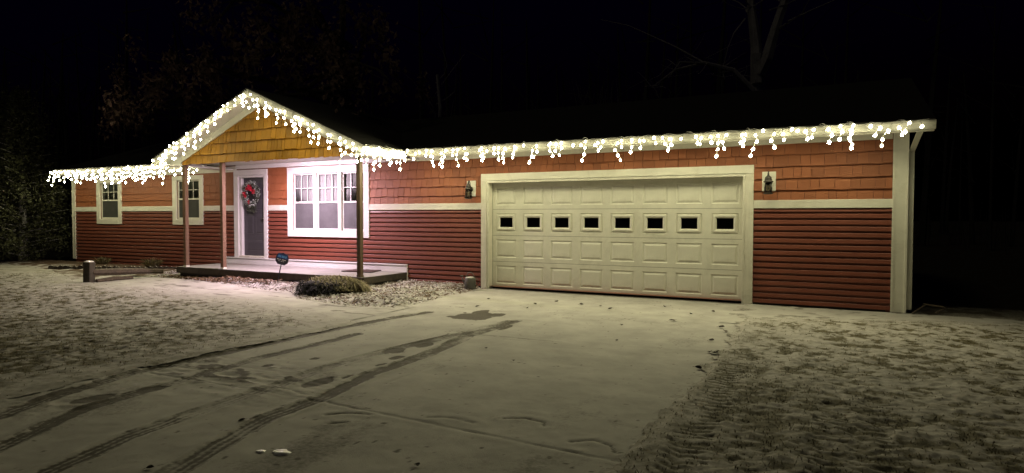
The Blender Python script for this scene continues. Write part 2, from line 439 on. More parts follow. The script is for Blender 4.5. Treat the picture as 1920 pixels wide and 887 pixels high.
def walk_fn(X, Y):
    Z = 0.004 + (fbm(X, Y, 0.9, 4, 61) - 0.5) * 0.03
    st = fbm(X * 0.45 + Y * 0.2, Y * 2.4, 0.25, 4, 63)
    return Z, {'bare': 0.05 + 0.55 * sstep(0.60, 0.74, st)}
WALK_POLY = [(0.42, -4.75), (-0.22, -4.33), (-1.58, -3.92), (-3.25, -3.6), (-5.11, -3.44), (-7.0, -3.34), (-9.0, -3.3), (-9.4, -2.6), (-8.3, -1.4), (-6.3, -1.5), (-4.5, -2.0), (-2.9, -2.2), (-2.0, -2.8), (-0.68, -3.1), (0.42, -2.9)]
sheet('walkway', -9.6, 0.42, -4.9, -1.3, 0.03, 0.03, walk_fn, M['drive'], keep=lambda x, y: inside_poly(x, y, WALK_POLY))

def lawn_height(X, Y):
    a = fbm(X, Y, 0.13, 4, 71, 0.66); b = fbm(X, Y, 1.9, 4, 75); c = fbm(X, Y, 0.065, 2, 79)
    ridged = 1 - np.abs(2 * fbm(X, Y, 0.30, 3, 83) - 1)
    return a, b, c, ridged
def lawn_fn(X, Y):
    a, b, c, rg = lawn_height(X, Y)
    d, u, ln = polyline_dist(X, Y, LAWN_EDGE)
    amp = 0.25 + 0.75 * sstep(0.0, 1.3, d)
    Z = 0.022 + amp * ((a - 0.5) * 0.042 + (c - 0.5) * 0.024 + (rg - 0.6) * 0.012) + (b - 0.5) * 0.06
    far_snow = sstep(-3.6, -2.2, Y) * 0.25
    bare = 0.10 + amp * 0.75 * sstep(0.46, 0.70, 1 - a) + 0.55 * (c - 0.45) + 0.30 * sstep(-3.6, -7.5, Y) * sstep(0.25, 0.65, b) - far_snow - 0.15 * (1 - amp)
    Z -= 0.02 * (1 - sstep(0.0, 0.12, d))
    return Z, {'bare': bare}
def lawn_keep(x, y):
    j = 0.10 * (fbm(x, y, 0.25, 3, 90) - 0.5) * 2
    return inside_poly(x + j, y + j * 0.7, LAWN_POLY)
sheet('lawn', -12.0, 0.75, -9.9, -1.6, 0.021, 0.021, lawn_fn, M['lawn'], keep=lawn_keep)
sheet('lawn', -24.0, -12.0, -12.0, -0.7, 0.06, 0.06, lawn_fn, M['lawn'], keep=lawn_keep)

RT = [([(5.62, -4.0), (5.64, -5.0), (5.66, -5.9), (5.68, -6.8), (5.72, -7.6), (5.8, -9)], 0.12, 1.0), ([(6.02, -5.2), (6.13, -6.16), (6.02, -6.9), (6.1, -7.6)], 0.10, 0.6),
      ([(6.50, -5.9), (6.51, -6.4), (6.48, -7.3), (6.45, -8.5)], 0.11, 0.9), ([(6.80, -5.6), (6.78, -6.2), (6.71, -7.2), (6.7, -8.5)], 0.11, 0.8), ([(5.98, -5.9), (5.9, -6.6), (5.95, -7.5)], 0.09, 0.5),
      ([(5.75, -2.2), (5.9, -3.5), (6.0, -4.8)], 0.10, 0.35)]
RPOLY = [(5.30, -1.75), (5.9, -1.45), (7.0, -0.85), (7.6, -0.62), (9.5, -0.35), (14.0, 0.0), (16, 0.6), (16, -14), (5.25, -14), (5.34, -9.2), (5.36, -7.6), (5.42, -6.1), (5.40, -4.3), (5.36, -2.8)]
def rlawn_fn(X, Y):
    a, b, c, rg = lawn_height(X + 40, Y)
    d, u, ln = polyline_dist(X, Y, RPOLY[-5:] + RPOLY[:6])
    amp = 0.3 + 0.7 * sstep(0.0, 0.8, d)
    Z = 0.018 + amp * ((a - 0.5) * 0.032 + (c - 0.5) * 0.018 + (rg - 0.6) * 0.008) + (b - 0.5) * 0.05
    bare = 0.22 + amp * 0.70 * sstep(0.46, 0.70, 1 - a) + 0.50 * (c - 0.45) + 0.22 * sstep(-2.0, -6.5, Y) * sstep(0.25, 0.65, b)
    for i, (pts, hw, s) in enumerate(RT):
        dd, uu, ll = polyline_dist(X, Y, pts)
        core = 1 - sstep(hw * 0.8, hw * 1.3, dd + (c - 0.5) * 0.10)
        lug = 0.5 + 0.5 * np.cos(ll * 72 + np.abs(uu) * 26 + (a - 0.5) * 9 + 5 * b)
        k = core * s * sstep(0.44, 0.62, fbm(X, Y, 0.4, 3, 120 + i) + 0.12 * s)
        Z += k * (lug - 0.62) * 0.009 - core * s * 0.006
        bare = np.maximum(bare, k * (1 - lug) * 1.05)
    Z -= 0.018 * (1 - sstep(0.0, 0.10, d))
    return Z, {'bare': bare}
def rlawn_keep(x, y):
    j = 0.12 * (fbm(x, y, 0.22, 3, 96) - 0.5) * 2
    return inside_poly(x + j, y + j * 0.7, RPOLY)
sheet('side_lawn', 5.1, 9.6, -9.0, 0.0, 0.018, 0.018, rlawn_fn, M['lawn'], keep=rlawn_keep)
sheet('side_lawn', 9.6, 16.0, -9.0, 0.7, 0.05, 0.05, rlawn_fn, M['lawn'], keep=rlawn_keep)
sheet('side_lawn', 5.1, 16.0, -14.0, -9.0, 0.08, 0.08, rlawn_fn, M['lawn'], keep=rlawn_keep)

def apron_fn(X, Y):
    return 0.006 + (fbm(X, Y, 0.5, 3, 131) - 0.5) * 0.012, {'bare': 0.12 + 0.4 * sstep(0.56, 0.72, fbm(X, Y, 0.2, 3, 133)) + 0.5 * sstep(-0.1, 0.02, Y)}
sheet('concrete_strip', 5.05, 16.0, -2.2, 1.2, 0.05, 0.04, apron_fn, M['drive'], keep=lambda x, y: (y > -2.2 + 0.25 * 0) & ~((x > 5.0) & (x < 5.6) & (y > -0.02)) & ~((x < 7.45) & (y > 0.06)))

def bed_fn(X, Y):
    a = fbm(X, Y, 0.16, 4, 141); b = fbm(X, Y, 1.0, 3, 143)
    d, u, ln = polyline_dist(X, Y, BED_POLY[0:11])
    Z = -0.006 + 0.075 * sstep(0, 0.5, d) + (a - 0.5) * 0.07 * sstep(0, 0.2, d) + (b - 0.5) * 0.03
    bare = 0.12 + 0.75 * sstep(0.46, 0.66, 1 - a) + 0.35 * sstep(-0.6, -0.1, Y)
    return Z, {'bare': bare}
sheet('garden_bed', -8.5, 0.5, -3.4, 0.02, 0.026, 0.026, bed_fn, M['bed'], keep=lambda x, y: inside_poly(x + 0.08 * (fbm(x, y, 0.2, 2, 99) - 0.5), y, BED_POLY))
def bedl_fn(X, Y):
    a = fbm(X, Y, 0.2, 4, 151)
    return -0.012 + 0.08 * sstep(-2.0, -0.5, Y) + (a - 0.5) * 0.04, {'bare': 0.30 + 0.7 * sstep(0.4, 0.6, 1 - a) + 0.5 * sstep(-1.3, -0.3, Y)}
sheet('side_bed', -16.5, -7.9, -3.0, 0.05, 0.05, 0.05, bedl_fn, M['bed'], keep=lambda x, y: y > np.where(x < -9.0, -3.0, -1.6) + 0.05 * (fbm(x, y, 0.3, 2, 7) - 0.5))
#@@GROUND_END

# ------------------------------------------------------------------ THE HOUSE
house = thing('house', 'long low ranch house with red siding and a wide white garage door', 'house')
XL, XR = -14.47, 7.26
Z_BAND0, Z_BAND1 = 1.608, 1.743
Z_FR0, Z_FR1 = 2.652, 2.742        # frieze board
EAVE_Y, EAVE_Z, PITCH = -0.46, 2.80, 0.333
RIDGE_Y = 3.5
# openings in the wall plane: x0, x1, z0, z1 (rough opening)
OPEN = {'garage': (0.14, 5.09, -0.2, 2.16), 'door': (-7.15, -6.22, 0.40, 2.50), 'big': (-5.27, -3.07, 1.13, 2.49),
        'w1': (-13.12, -12.22, 1.38, 2.44), 'w2': (-9.60, -8.66, 1.38, 2.44)}
# outer faces of the casings, for cutting the siding
CASE = {'garage': (0.0, 5.23, -0.2, 2.33), 'door': (-7.31, -6.11, 0.2, 2.64), 'big': (-5.43, -2.91, 0.98, 2.645),
        'w1': (-13.28, -12.06, 1.235, 2.56), 'w2': (-9.76, -8.50, 1.235, 2.56)}

def holed(name, x0, x1, z0, z1, holes, y, depth, mat, parent):
    """flat sheet facing -y with rectangular holes and reveals of the given depth"""
    xs = sorted({x0, x1, *[h[0] for h in holes], *[h[1] for h in holes]}); zs = sorted({z0, z1, *[max(z0, h[2]) for h in holes], *[min(z1, h[3]) for h in holes]})
    m = MB()
    for a, b in zip(xs[:-1], xs[1:]):
        for c, d in zip(zs[:-1], zs[1:]):
            mx, mz = (a + b) / 2, (c + d) / 2
            if any(h[0] < mx < h[1] and h[2] < mz < h[3] for h in holes): continue
            m.quad((a, y, c), (b, y, c), (b, y, d), (a, y, d))
    for h in holes:
        a, b, c, d = h[0], h[1], max(z0, h[2]), min(z1, h[3])
        m.quad((a, y, c), (a, y, d), (a, y + depth, d), (a, y + depth, c)); m.quad((b, y, d), (b, y, c), (b, y + depth, c), (b, y + depth, d))
        m.quad((a, y, d), (b, y, d), (b, y + depth, d), (a, y + depth, d)); m.quad((b, y, c), (a, y, c), (a, y + depth, c), (b, y + depth, c))
    return m.build(name, mat, parent)

wall = holed('wall', XL, XR, 0.05, 2.78, list(OPEN.values()), 0.0, 0.14, M['siding'], house)
m = MB(); m.box(XL, XR, 6.9, 7.0, 0, 2.8); m.box(XL, XL + 0.1, 0.002, 6.9, 0, 2.8); m.box(XR - 0.1, XR, 0.002, 6.9, 0, 2.8)
for xx in (XL + 0.05, XR - 0.05):
    m.add([(xx, 0.05, 2.8), (xx, 6.95, 2.8), (xx, 3.5, 2.8 + 3.45 * PITCH)], [(0, 1, 2)])
m.build('rear_wall', M['siding'], house)
for a, b in ((XL + 0.01, -7.62), (-1.86, -0.01), (5.24, XR)): box('foundation', a, b, 0.012, 0.1, -0.2, 0.05, M['foundation'], house, 0)
box('interior_floor', XL + 0.2, XR - 0.2, 0.2, 6.8, -0.12, -0.07, M['interior'], house, 0)
m = MB(); m.quad((XL + 0.2, 1.1, 0), (XR - 0.2, 1.1, 0), (XR - 0.2, 1.1, 2.75), (XL + 0.2, 1.1, 2.75)); m.build('inner_partition', M['interior'], house)

# --- horizontal siding boards, one object per board and wall stretch
EXPO = 0.1005
def siding_profile(x0, x1, z0, h, off=0.0, seed=0):
    t0, t1 = 0.001 + off, 0.034 + off
    n_ = max(2, int((x1 - x0) / 0.45) + 1); xs = [x0 + (x1 - x0) * i / (n_ - 1) for i in range(n_)]
    v = []; f = []; n = 6
    for x in xs:
        w = (float(fbm(x, z0 * 3, 0.9, 3, 171)) - 0.5) * 0.012; wy = (float(fbm(x, z0 * 2, 0.7, 2, 173)) - 0.5) * 0.008
        zz = z0 + w
        prof = [(-t0, zz + h + 0.008), (-t0 - 0.002, zz + h * 0.80), (-t1 + 0.008, zz + h * 0.58), (-t1, zz + 0.005), (-t1 + 0.003, zz - 0.001), (-0.003, zz + 0.003)]
        v += [(x, p[0] + (wy if 0 < j < 5 else 0), p[1]) for j, p in enumerate(prof)]
    for c in range(n_ - 1):
        f += [(c * n + i, c * n + i + 1, (c + 1) * n + i + 1, (c + 1) * n + i) for i in range(n - 1)]
    f += [tuple(range(n))[::-1], tuple(range((n_ - 1) * n, n_ * n))]
    return v, f
k = 0; z = Z_BAND0 - 0.05
rows = [(Z_BAND0 - 0.058, 0.058)]
while rows[-1][0] - EXPO > 0.03: rows.append((rows[-1][0] - EXPO, EXPO))
SKIRT = (-7.62, -1.875, 0.0, 0.42)
CORNER_L, CORNER_R = (-14.6, XL + 0.085), (7.215, 7.5)
rows_done = []
for z0, h in rows:
    rows_done.append(z0)
    zc = z0 + h * 0.5
    cuts = [(c[0] + 0.01, c[1] - 0.01) for c in CASE.values() if c[2] < zc < c[3]]
    if zc < SKIRT[3]: cuts.append((SKIRT[0], SKIRT[1]))
    for a, b in free_intervals(XL + 0.08, 7.22, cuts):
        if b - a < 0.05: continue
        cutx = [a]
        xj = -13.2 + 3.66 * 0.5 * (len(rows_done) // 2 % 2) + 0.4 * (len(rows_done) // 2 % 3)
        while xj < b - 0.5:
            if xj > a + 0.5: cutx.append(xj)
            xj += 3.66
        cutx.append(b)
        for j, (p_, q_) in enumerate(zip(cutx[:-1], cutx[1:])):
            v, f = siding_profile(p_, q_ + (0.02 if j < len(cutx) - 2 else 0), z0, h, 0.0022 * (j % 2))
            link('siding_board', mesh('siding_board', v, f), wall, M['siding'])

# --- painted shingles above the band
def shingle_mesh(w, h, t_bot=0.036, t_top=0.005, jag=0.0):
    g = 0.0035
    v = [(g, -t_bot, 0), (w - g, -t_bot, jag), (w - g, -t_top, h), (g, -t_top, h), (g, 0, 0.002), (w - g, 0, 0.002 + jag), (w - g, 0, h), (g, 0, h)]
    f = [(0, 1, 2, 3), (4, 5, 1, 0), (0, 3, 7, 4), (1, 5, 6, 2), (3, 2, 6, 7)]
    return mesh('shingle', v, f)
WIDTHS = [0.115, 0.135, 0.15, 0.165, 0.18, 0.20, 0.22]
_sm = {}
def shingle_for(w, h):
    key = (round(w, 3), round(h, 3))
    if key not in _sm:
        me = shingle_mesh(*key); me.materials.append(M['shingle']); _sm[key] = me
    return _sm[key]
srows = [(Z_BAND1 - 0.004, 0.165 + 0.03)]
z = Z_BAND1 + 0.160
while z < 2.74: srows.append((z, 0.192 + 0.03)); z += 0.192
place = []
for ri, (z0, h) in enumerate(srows):
    zc = z0 + (h - 0.03) * 0.45
    cuts = [(c[0] + 0.03, c[1] - 0.03) for c in CASE.values() if c[2] < zc < c[3] - 0.03]
    top_stretch = [(a, b, (Z_FR0 if not -7.6 < (a + b) / 2 < -2 else 2.68)) for a, b in free_intervals(XL + 0.08, 7.22, cuts)]
    for a, b, _ in top_stretch:
        x = a
        while x < b - 1e-6:
            w = random.choice(WIDTHS) * (1.25 if x < -7.4 else 1.0)
            if b - x - w < 0.09: w = b - x
            place.append((x, z0 + random.uniform(-0.007, 0.007), round(w, 3), h, ri)); x += w
place.sort(key=lambda p: (Vector((p[0], 0, p[1])) - CAM).length)
def top_cap(zz, h): return min(h, 2.775 - zz)
rest = MB()
for i, (x, zz, w, h, ri) in enumerate(place):
    h = top_cap(zz, h)
    if h < 0.02: continue
    if i < 298:
        o = link('shingle', shingle_for(w, round(h, 3)), wall); o.location = (x, -0.0005 * (i % 3) - 0.001, zz)
    else:
        g = 0.0022
        rest.add([(x + g, -0.026, zz), (x + w - g, -0.026, zz), (x + w - g, -0.006, zz + h), (x + g, -0.006, zz + h), (x + g, 0, zz), (x + w - g, 0, zz)],
                 [(0, 1, 2, 3), (4, 5, 1, 0), (0, 3, 4), (1, 5, 2)])
o = rest.build('far_shingles', M['shingle'], wall); o['kind'] = 'stuff'

# --- trim: band, frieze, corner boards
for a, b in free_intervals(XL + 0.08, 7.22, [(c[0], c[1]) for c in CASE.values()]):
    box('band_board', a, b, -0.040, -0.0015, Z_BAND0, Z_BAND1, M['trim'], house)
box('frieze_board', XL + 0.09, -7.24, -0.038, -0.001, 2.60, Z_FR1, M['trim'], house)
box('frieze_board', -7.235, -1.9, -0.045, -0.001, 2.665, 2.765, M['white'], house)
box('frieze_board', -1.895, 7.21, -0.038, -0.001, Z_FR0, Z_FR1, M['trim'], house)
def corner_board(x0, x1, z0, z1):
    m = MB(); m.box(x0, x1, -0.045, 0.10, z0, z1)
    m.box(x0 - 0.008, x0 + 0.022, -0.053, -0.046, z0, z1); m.box(x1 - 0.022, x1 + 0.008, -0.053, -0.046, z0, z1)
    return m.build('corner_board', M['trim'], house)
corner_board(XL - 0.06, XL + 0.08, 0.16, 2.74)
corner_board(7.225, 7.415, 0.015, 2.745)
# downspout on the right-hand wall end
m = MB(); m.box(7.425, 7.50, 0.02, 0.09, 0.06, 2.45)
m.add([(7.425, 0.02, 2.45), (7.50, 0.02, 2.45), (7.50, 0.09, 2.45), (7.425, 0.09, 2.45), (7.50, -0.40, 2.74), (7.58, -0.40, 2.74), (7.58, -0.33, 2.74), (7.50, -0.33, 2.74)],
      [(0, 1, 5, 4), (1, 2, 6, 5), (2, 3, 7, 6), (3, 0, 4, 7)])
m.build('downspout', M['gutter'], house)

# --- garage door surround and door
gx0, gx1, gz = 0.0, 5.23, 2.33
box('door_casing', gx0, gx0 + 0.125, -0.050, -0.0015, 0.0, 2.19, M['worn_trim'], house)
box('door_casing', gx1 - 0.125, gx1, -0.050, -0.0015, 0.0, 2.19, M['worn_trim'], house)
box('door_casing', gx0, gx1, -0.052, -0.0015, 2.192, gz, M['trim'], house)
box('door_stop', gx0 + 0.127, gx0 + 0.172, -0.038, 0.135, 0.0, 2.142, M['worn_trim'], house)
box('door_stop', gx1 - 0.172, gx1 - 0.127, -0.038, 0.135, 0.0, 2.142, M['worn_trim'], house)
box('door_stop', gx0 + 0.127, gx1 - 0.127, -0.038, 0.135, 2.145, 2.190, M['trim'], house)
GD = (0.175, 5.055, 0.02, 2.145); GY = 0.14
sec_h = (GD[3] - GD[2]) / 4; col_w = (GD[1] - GD[0]) / 8
gdoor = link('garage_door', None, house)
gdoor.location = (0, 0, 0)
def rings(loops):
    v = []; f = []
    for lp in loops: v += lp
    for i in range(len(loops) - 1):
        for k in range(4):
            k2 = (k + 1) % 4
            f.append((i * 4 + k, i * 4 + k2, i * 4 + 4 + k2, i * 4 + 4 + k))
    return v, f
def rect(x0, x1, z0, z1, ins, y): return [(x0 + ins, y, z0 + ins), (x1 - ins, y, z0 + ins), (x1 - ins, y, z1 - ins), (x0 + ins, y, z1 - ins)]
pw, ph = 0.455, 0.365
panel_me = None; wframe_me = None; pane_me = None
for r in range(4):
    z0 = GD[2] + r * sec_h; zc = z0 + sec_h / 2
    holes = []
    for c in range(8):
        xc = GD[0] + (c + 0.5) * col_w
        holes.append((xc - pw / 2, xc + pw / 2, zc - ph / 2, zc + ph / 2))
    sec = holed('door_section', GD[0], GD[1], z0 + 0.003, z0 + sec_h - 0.003, holes, GY, 0.006, M['garage'], gdoor)
    # tongue between the sections
    if r: box('section_joint', GD[0], GD[1], GY + 0.004, GY + 0.02, z0 - 0.004, z0 + 0.004, M['concrete'], gdoor, 0)
    for c in range(8):
        xc = GD[0] + (c + 0.5) * col_w
        if r != 2:
            if panel_me is None:
                a = (-pw / 2, pw / 2, -ph / 2, ph / 2)
                v, f = rings([rect(*a, 0, 0.0), rect(*a, 0.010, 0.010), rect(*a, 0.024, 0.011), rect(*a, 0.058, -0.001), rect(*a, 0.064, -0.001)])
                n = len(v); f.append((n - 4, n - 3, n - 2, n - 1))
                panel_me = mesh('raised_panel', v, f); panel_me.materials.append(M['garage'])
            o = link('raised_panel', panel_me, gdoor); o.location = (xc, GY, zc)
        else:
            if wframe_me is None:
                a = (-pw / 2, pw / 2, -ph / 2, ph / 2)
                v, f = rings([rect(*a, 0, 0.0), rect(*a, 0.008, 0.012), rect(*a, 0.022, 0.012), rect(*a, 0.034, -0.012), rect(*a, 0.058, -0.016), rect(*a, 0.074, -0.008), rect(*a, 0.088, 0.014)])
                wframe_me = mesh('window_frame', v, f); wframe_me.materials.append(M['garage'])
                a = (-pw / 2 + 0.085, pw / 2 - 0.085, -ph / 2 + 0.085, ph / 2 - 0.085)
                pane_me = mesh('pane', [(a[0], 0.013, a[2]), (a[1], 0.013, a[2]), (a[1], 0.013, a[3]), (a[0], 0.013, a[3])], [(0, 1, 2, 3)]); pane_me.materials.append(M['glass'])
            o = link('window_frame', wframe_me, gdoor); o.location = (xc, GY, zc)
            o = link('pane', pane_me, gdoor); o.location = (xc, GY, zc)
box('bottom_seal', GD[0], GD[1], GY - 0.004, GY + 0.03, 0.0, 0.022, M['rubber'], gdoor, 0.004)
m = MB(); m.quad((0.1, 0.35, 0), (5.1, 0.35, 0), (5.1, 0.35, 2.3), (0.1, 0.35, 2.3)); m.build('garage_interior', M['interior'], gdoor)

# --- windows
def double_hung(parent, x0, x1, z0, z1, rail_z, cols, rows_, upper_mat, lower_mat, frame_mat, lower_screen=True):
    fw = 0.035
    y0, y1 = 0.012, 0.05
    m = MB()
    m.box(x0, x1, y0, y1, z0, z0 + 0.05); m.box(x0, x1, y0 + 0.001, y1, z1 - fw, z1)
    m.box(x0, x0 + fw, y0 + 0.002, y1, z0 + 0.05, z1 - fw); m.box(x1 - fw, x1, y0 + 0.002, y1, z0 + 0.05, z1 - fw)
    m.build('sash', frame_mat, parent, bevel=0.003)
    box('meeting_rail', x0 + fw, x1 - fw, y0 - 0.004, y1, rail_z - 0.02, rail_z + 0.02, frame_mat, parent, 0.003)
    gx0, gx1 = x0 + fw, x1 - fw
    for c in range(1, cols):
        xx = gx0 + (gx1 - gx0) * c / cols
        box('muntin', xx - 0.009, xx + 0.009, 0.031, 0.0375, rail_z + 0.02, z1 - fw, frame_mat, parent, 0)
    for r in range(1, rows_):
        zz = rail_z + 0.02 + (z1 - fw - rail_z - 0.02) * r / rows_
        box('muntin', gx0, gx1, 0.030, 0.0365, zz - 0.009, zz + 0.009, frame_mat, parent, 0)
    m = MB(); m.quad((gx0, 0.040, rail_z), (gx1, 0.040, rail_z), (gx1, 0.040, z1 - fw), (gx0, 0.040, z1 - fw)); m.build('pane', M['glass'], parent)
    m = MB(); m.quad((gx0, 0.043, z0 + 0.05), (gx1, 0.043, z0 + 0.05), (gx1, 0.043, rail_z), (gx0, 0.043, rail_z)); m.build('pane', M['glass'], parent)
    if lower_screen:
        m = MB(); m.quad((gx0, 0.026, z0 + 0.05), (gx1, 0.026, z0 + 0.05), (gx1, 0.026, rail_z - 0.01), (gx0, 0.026, rail_z - 0.01)); m.build('insect_screen', lower_mat, parent)
    # shade hanging behind the upper sash, slightly rippled
    m = MB(); n = 14
    for i in range(n):
        a = gx0 - 0.01 + (gx1 - gx0 + 0.02) * i / n; b = gx0 - 0.01 + (gx1 - gx0 + 0.02) * (i + 1) / n
        ya, yb = 0.075 + 0.006 * math.sin(i * 2.1), 0.075 + 0.006 * math.sin((i + 1) * 2.1)
        m.quad((a, ya, z0), (b, yb, z0), (b, yb, z1), (a, ya, z1))
    m.build('shade', upper_mat, parent)
def casing(parent, c, o, mat, head=None):
    (x0, x1, z0, z1), (a, b, d, e) = c, o
    box('casing', x0, x1, -0.046, -0.0015, e, z1, mat, parent); box('casing', x0, a, -0.044, -0.0015, z0, e - 0.0005, mat, parent)
    box('casing', b, x1, -0.044, -0.0015, z0, e - 0.0005, mat, parent)
    box('sill', a + 0.0005, b - 0.0005, -0.050, -0.0015, z0, d, mat, parent)
def window(label, c, o, mat):
    w = link('window', None, house); w['label'] = label
    casing(w, c, o, mat)
    return w
big = window('wide triple window with white grilles', CASE['big'], OPEN['big'], M['white'])
a, b, d, e = OPEN['big']; uw = (b - a - 0.20) / 3
for i in range(3):
    x0 = a + i * (uw + 0.10)
    double_hung(big, x0, x0 + uw, d, e, 1.80, 3, 2, M['shade'], M['screen'], M['white'])
    if i < 2: box('mullion', x0 + uw, x0 + uw + 0.10, -0.030, 0.06, d, e, M['white'], big)
for kx in ('w1', 'w2'):
    w = window('narrow dark double-hung window', CASE[kx], OPEN[kx], M['trim'])
    a, b, d, e = OPEN[kx]
    double_hung(w, a, b, d, e, 1.93, 3, 2, M['curtain'], M['dark_screen'], M['trim'])

# --- front door
fd = link('front_door', None, house); fd['label'] = 'dark grey front door'
box('casing', -7.31, -7.15, -0.048, -0.0015, 0.42, 2.50, M['white'], fd); box('casing', -6.22, -6.11, -0.048, -0.0015, 0.40, 2.50, M['white'], fd)
box('casing', -7.31, -6.11, -0.050, -0.0015, 2.502, 2.64, M['white'], fd)
box('jamb', -7.148, -7.06, -0.02, 0.10, 0.44, 2.44, M['white'], fd); box('jamb', -6.275, -6.222, -0.02, 0.10, 0.44, 2.44, M['white'], fd)
box('jamb', -7.148, -6.222, -0.02, 0.10, 2.442, 2.50, M['white'], fd)
leaf = box('door_leaf', -7.058, -6.277, 0.055, 0.095, 0.475, 2.44, M['door'], fd)
for (x0, x1, z0, z1) in ((-6.98, -6.70, 1.62, 2.32), (-6.63, -6.36, 1.62, 2.32), (-6.98, -6.70, 1.02, 1.52), (-6.63, -6.36, 1.02, 1.52), (-6.98, -6.36, 0.58, 0.86)):
    v, f = rings([rect(x0, x1, z0, z1, 0, 0.0535), rect(x0, x1, z0, z1, 0.010, 0.049), rect(x0, x1, z0, z1, 0.024, 0.053), rect(x0, x1, z0, z1, 0.05, 0.0475)])
    n = len(v); f.append((n - 4, n - 3, n - 2, n - 1))
    link('door_panel', mesh('door_panel', v, f), fd, M['door'])
m = MB(); m.lathe([(0.012, 0), (0.012, 0.03), (0.028, 0.045), (0.03, 0.06), (0.018, 0.075)], 10)
kn = m.build('door_knob', M['iron'], fd, True); kn.rotation_euler = (R(90), 0, 0); kn.location = (-6.335, 0.055, 1.42)
box('door_sill', -7.13, -6.24, -0.055, 0.10, 0.425, 0.468, M['worn_trim'], fd)

# --- porch slab, skirt, posts, gable
slab = link('porch_floor', None, house)
def slab_fn(X, Y):
    Z = 0.262 - 0.006 * (X + 7.6) / 5.7 + (fbm(X, Y, 0.8, 3, 161) - 0.5) * 0.008 + (fbm(X, Y, 0.1, 2, 163) - 0.5) * 0.003
    clr = np.exp(-(((X + 6.95) / 0.62) ** 2 + ((Y + 0.22) / 0.32) ** 2)) + 0.25 * np.exp(-(((X + 3.0) / 0.9) ** 2 + ((Y + 0.3) / 0.4) ** 2))
    n = fbm(X, Y, 0.25, 4, 165)
    return Z, {'bare': 0.02 + 0.25 * np.clip(n - 0.5, 0, 1) + clr * (0.35 + 0.5 * n)}
gx = np.linspace(-7.60, -1.86, 120); gy = np.linspace(-1.46, -0.012, 40)
X, Y = np.meshgrid(gx, gy); Zs, at = slab_fn(X, Y)
idx = np.arange(X.size).reshape(X.shape)
q = np.stack([idx[:-1, :-1], idx[:-1, 1:], idx[1:, 1:], idx[1:, :-1]], -1).reshape(-1, 4)
me = np_mesh('snow_cover', np.stack([X, Y, Zs], -1).reshape(-1, 3), q, {'bare': at['bare'].ravel()})
M['slab'] = ground_mat('snowy_slab', (0.29, 0.28, 0.265), (0.16, 0.13, 0.115), (0.22, 0.185, 0.165), 18)
link('slab_top', me, slab, M['slab'])
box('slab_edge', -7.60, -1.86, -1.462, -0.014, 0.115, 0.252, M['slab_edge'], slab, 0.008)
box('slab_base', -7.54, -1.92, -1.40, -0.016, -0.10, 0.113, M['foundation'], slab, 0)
m = MB(); m.box(-7.62, -1.875, -0.046, -0.001, 0.205, 0.395); m.box(-7.62, -1.858, -0.062, -0.001, 0.396, 0.422); m.box(-1.873, -1.856, -0.050, -0.001, 0.0, 0.394)
m.box(-7.64, -7.622, -0.050, -0.001, 0.20, 0.394)
m.build('skirt_board', M['white'], house, bevel=0.003)
for i, xx in enumerate((-7.33, -6.03, -2.02)):
    p = link('porch_post', None, house); p.location = (xx, -1.385, 0)
    m = MB(); m.box(-0.047, 0.047, -0.047, 0.047, 0.30, 2.70)
    m.build('shaft', M['post'] if i < 2 else M['shaded_post'], p, bevel=0.005)
    m = MB(); m.box(-0.05, 0.05, -0.05, 0.05, 0.255, 0.298); m.build('post_foot', M['gutter'] if i < 2 else M['shaded_post'], p, bevel=0.003)
# gable
GXC, GHW, GZ0, GP = -4.70, 3.15, 2.80, 0.427          # centre, half width to fascia, eave height, pitch
GYF = -1.42                                           # gable wall face
GRY = -1.80                                           # rake front
gab = link('gable_wall', None, house)
hw = 2.62; zb = 2.70
m = MB()
zt = 2.78 + GP * hw
m.add([(GXC - hw, GYF, zb), (GXC + hw, GYF, zb), (GXC + hw, GYF, 2.80), (GXC, GYF, zt), (GXC - hw, GYF, 2.80)], [(0, 1, 2, 3, 4)])
m.box(GXC - hw, GXC + hw, GYF + 0.002, GYF + 0.06, zb - 0.001, 2.78)
m.build('sheathing', M['greywood'], gab)
# cedar shakes: trapezoid row clipped to the slope
def slope_z(x): return 2.775 + GP * (hw - abs(x - GXC)) - 0.03
sh_rows = [(2.685, 0.20 + 0.03)]
z = 2.885
while z < zt: sh_rows.append((z, 0.243 + 0.03)); z += 0.243
for z0, h in sh_rows:
    half = hw + 0.015 if z0 < 2.8 else max(0, hw - (z0 - 2.745) / GP)
    x = GXC - half
    while x < GXC + half - 0.02:
        w = random.choice([0.09, 0.11, 0.13, 0.145, 0.16, 0.18, 0.2])
        if GXC + half - x - w < 0.05: w = GXC + half - x
        jb = random.uniform(-0.014, 0.014); g = 0.005
        zl = min(z0 + h, max(slope_z(x + g), z0 + 0.004)); zr = min(z0 + h, max(slope_z(x + w - g), z0 + 0.004))
        yb, yt = GYF - 0.034 - random.uniform(0, 0.014), GYF - 0.008
        fl, fr = (zl - z0) / h, (zr - z0) / h
        yl, yr = yb + (yt - yb) * fl, yb + (yt - yb) * fr
        zm = min(z0 + h, slope_z(GXC)) if x < GXC < x + w else None
        v = [(x + g, yb, z0 + jb), (x + w - g, yb, z0 + jb * 0.4), (x + w - g, yr, zr), (x + g, yl, zl), (x + g, GYF, z0 + jb), (x + w - g, GYF, z0 + jb * 0.4), (x + w - g, GYF, zr), (x + g, GYF, zl)]
        f = [(0, 1, 2, 3), (4, 5, 1, 0), (0, 3, 7, 4), (1, 5, 6, 2), (3, 2, 6, 7)]
        vv = [(p[0] - x, p[1], p[2] - z0) for p in v]
        o = link('cedar_shake', mesh('cedar_shake', vv, f), gab, M['shake']); o.location = (x, 0, z0)
        x += w
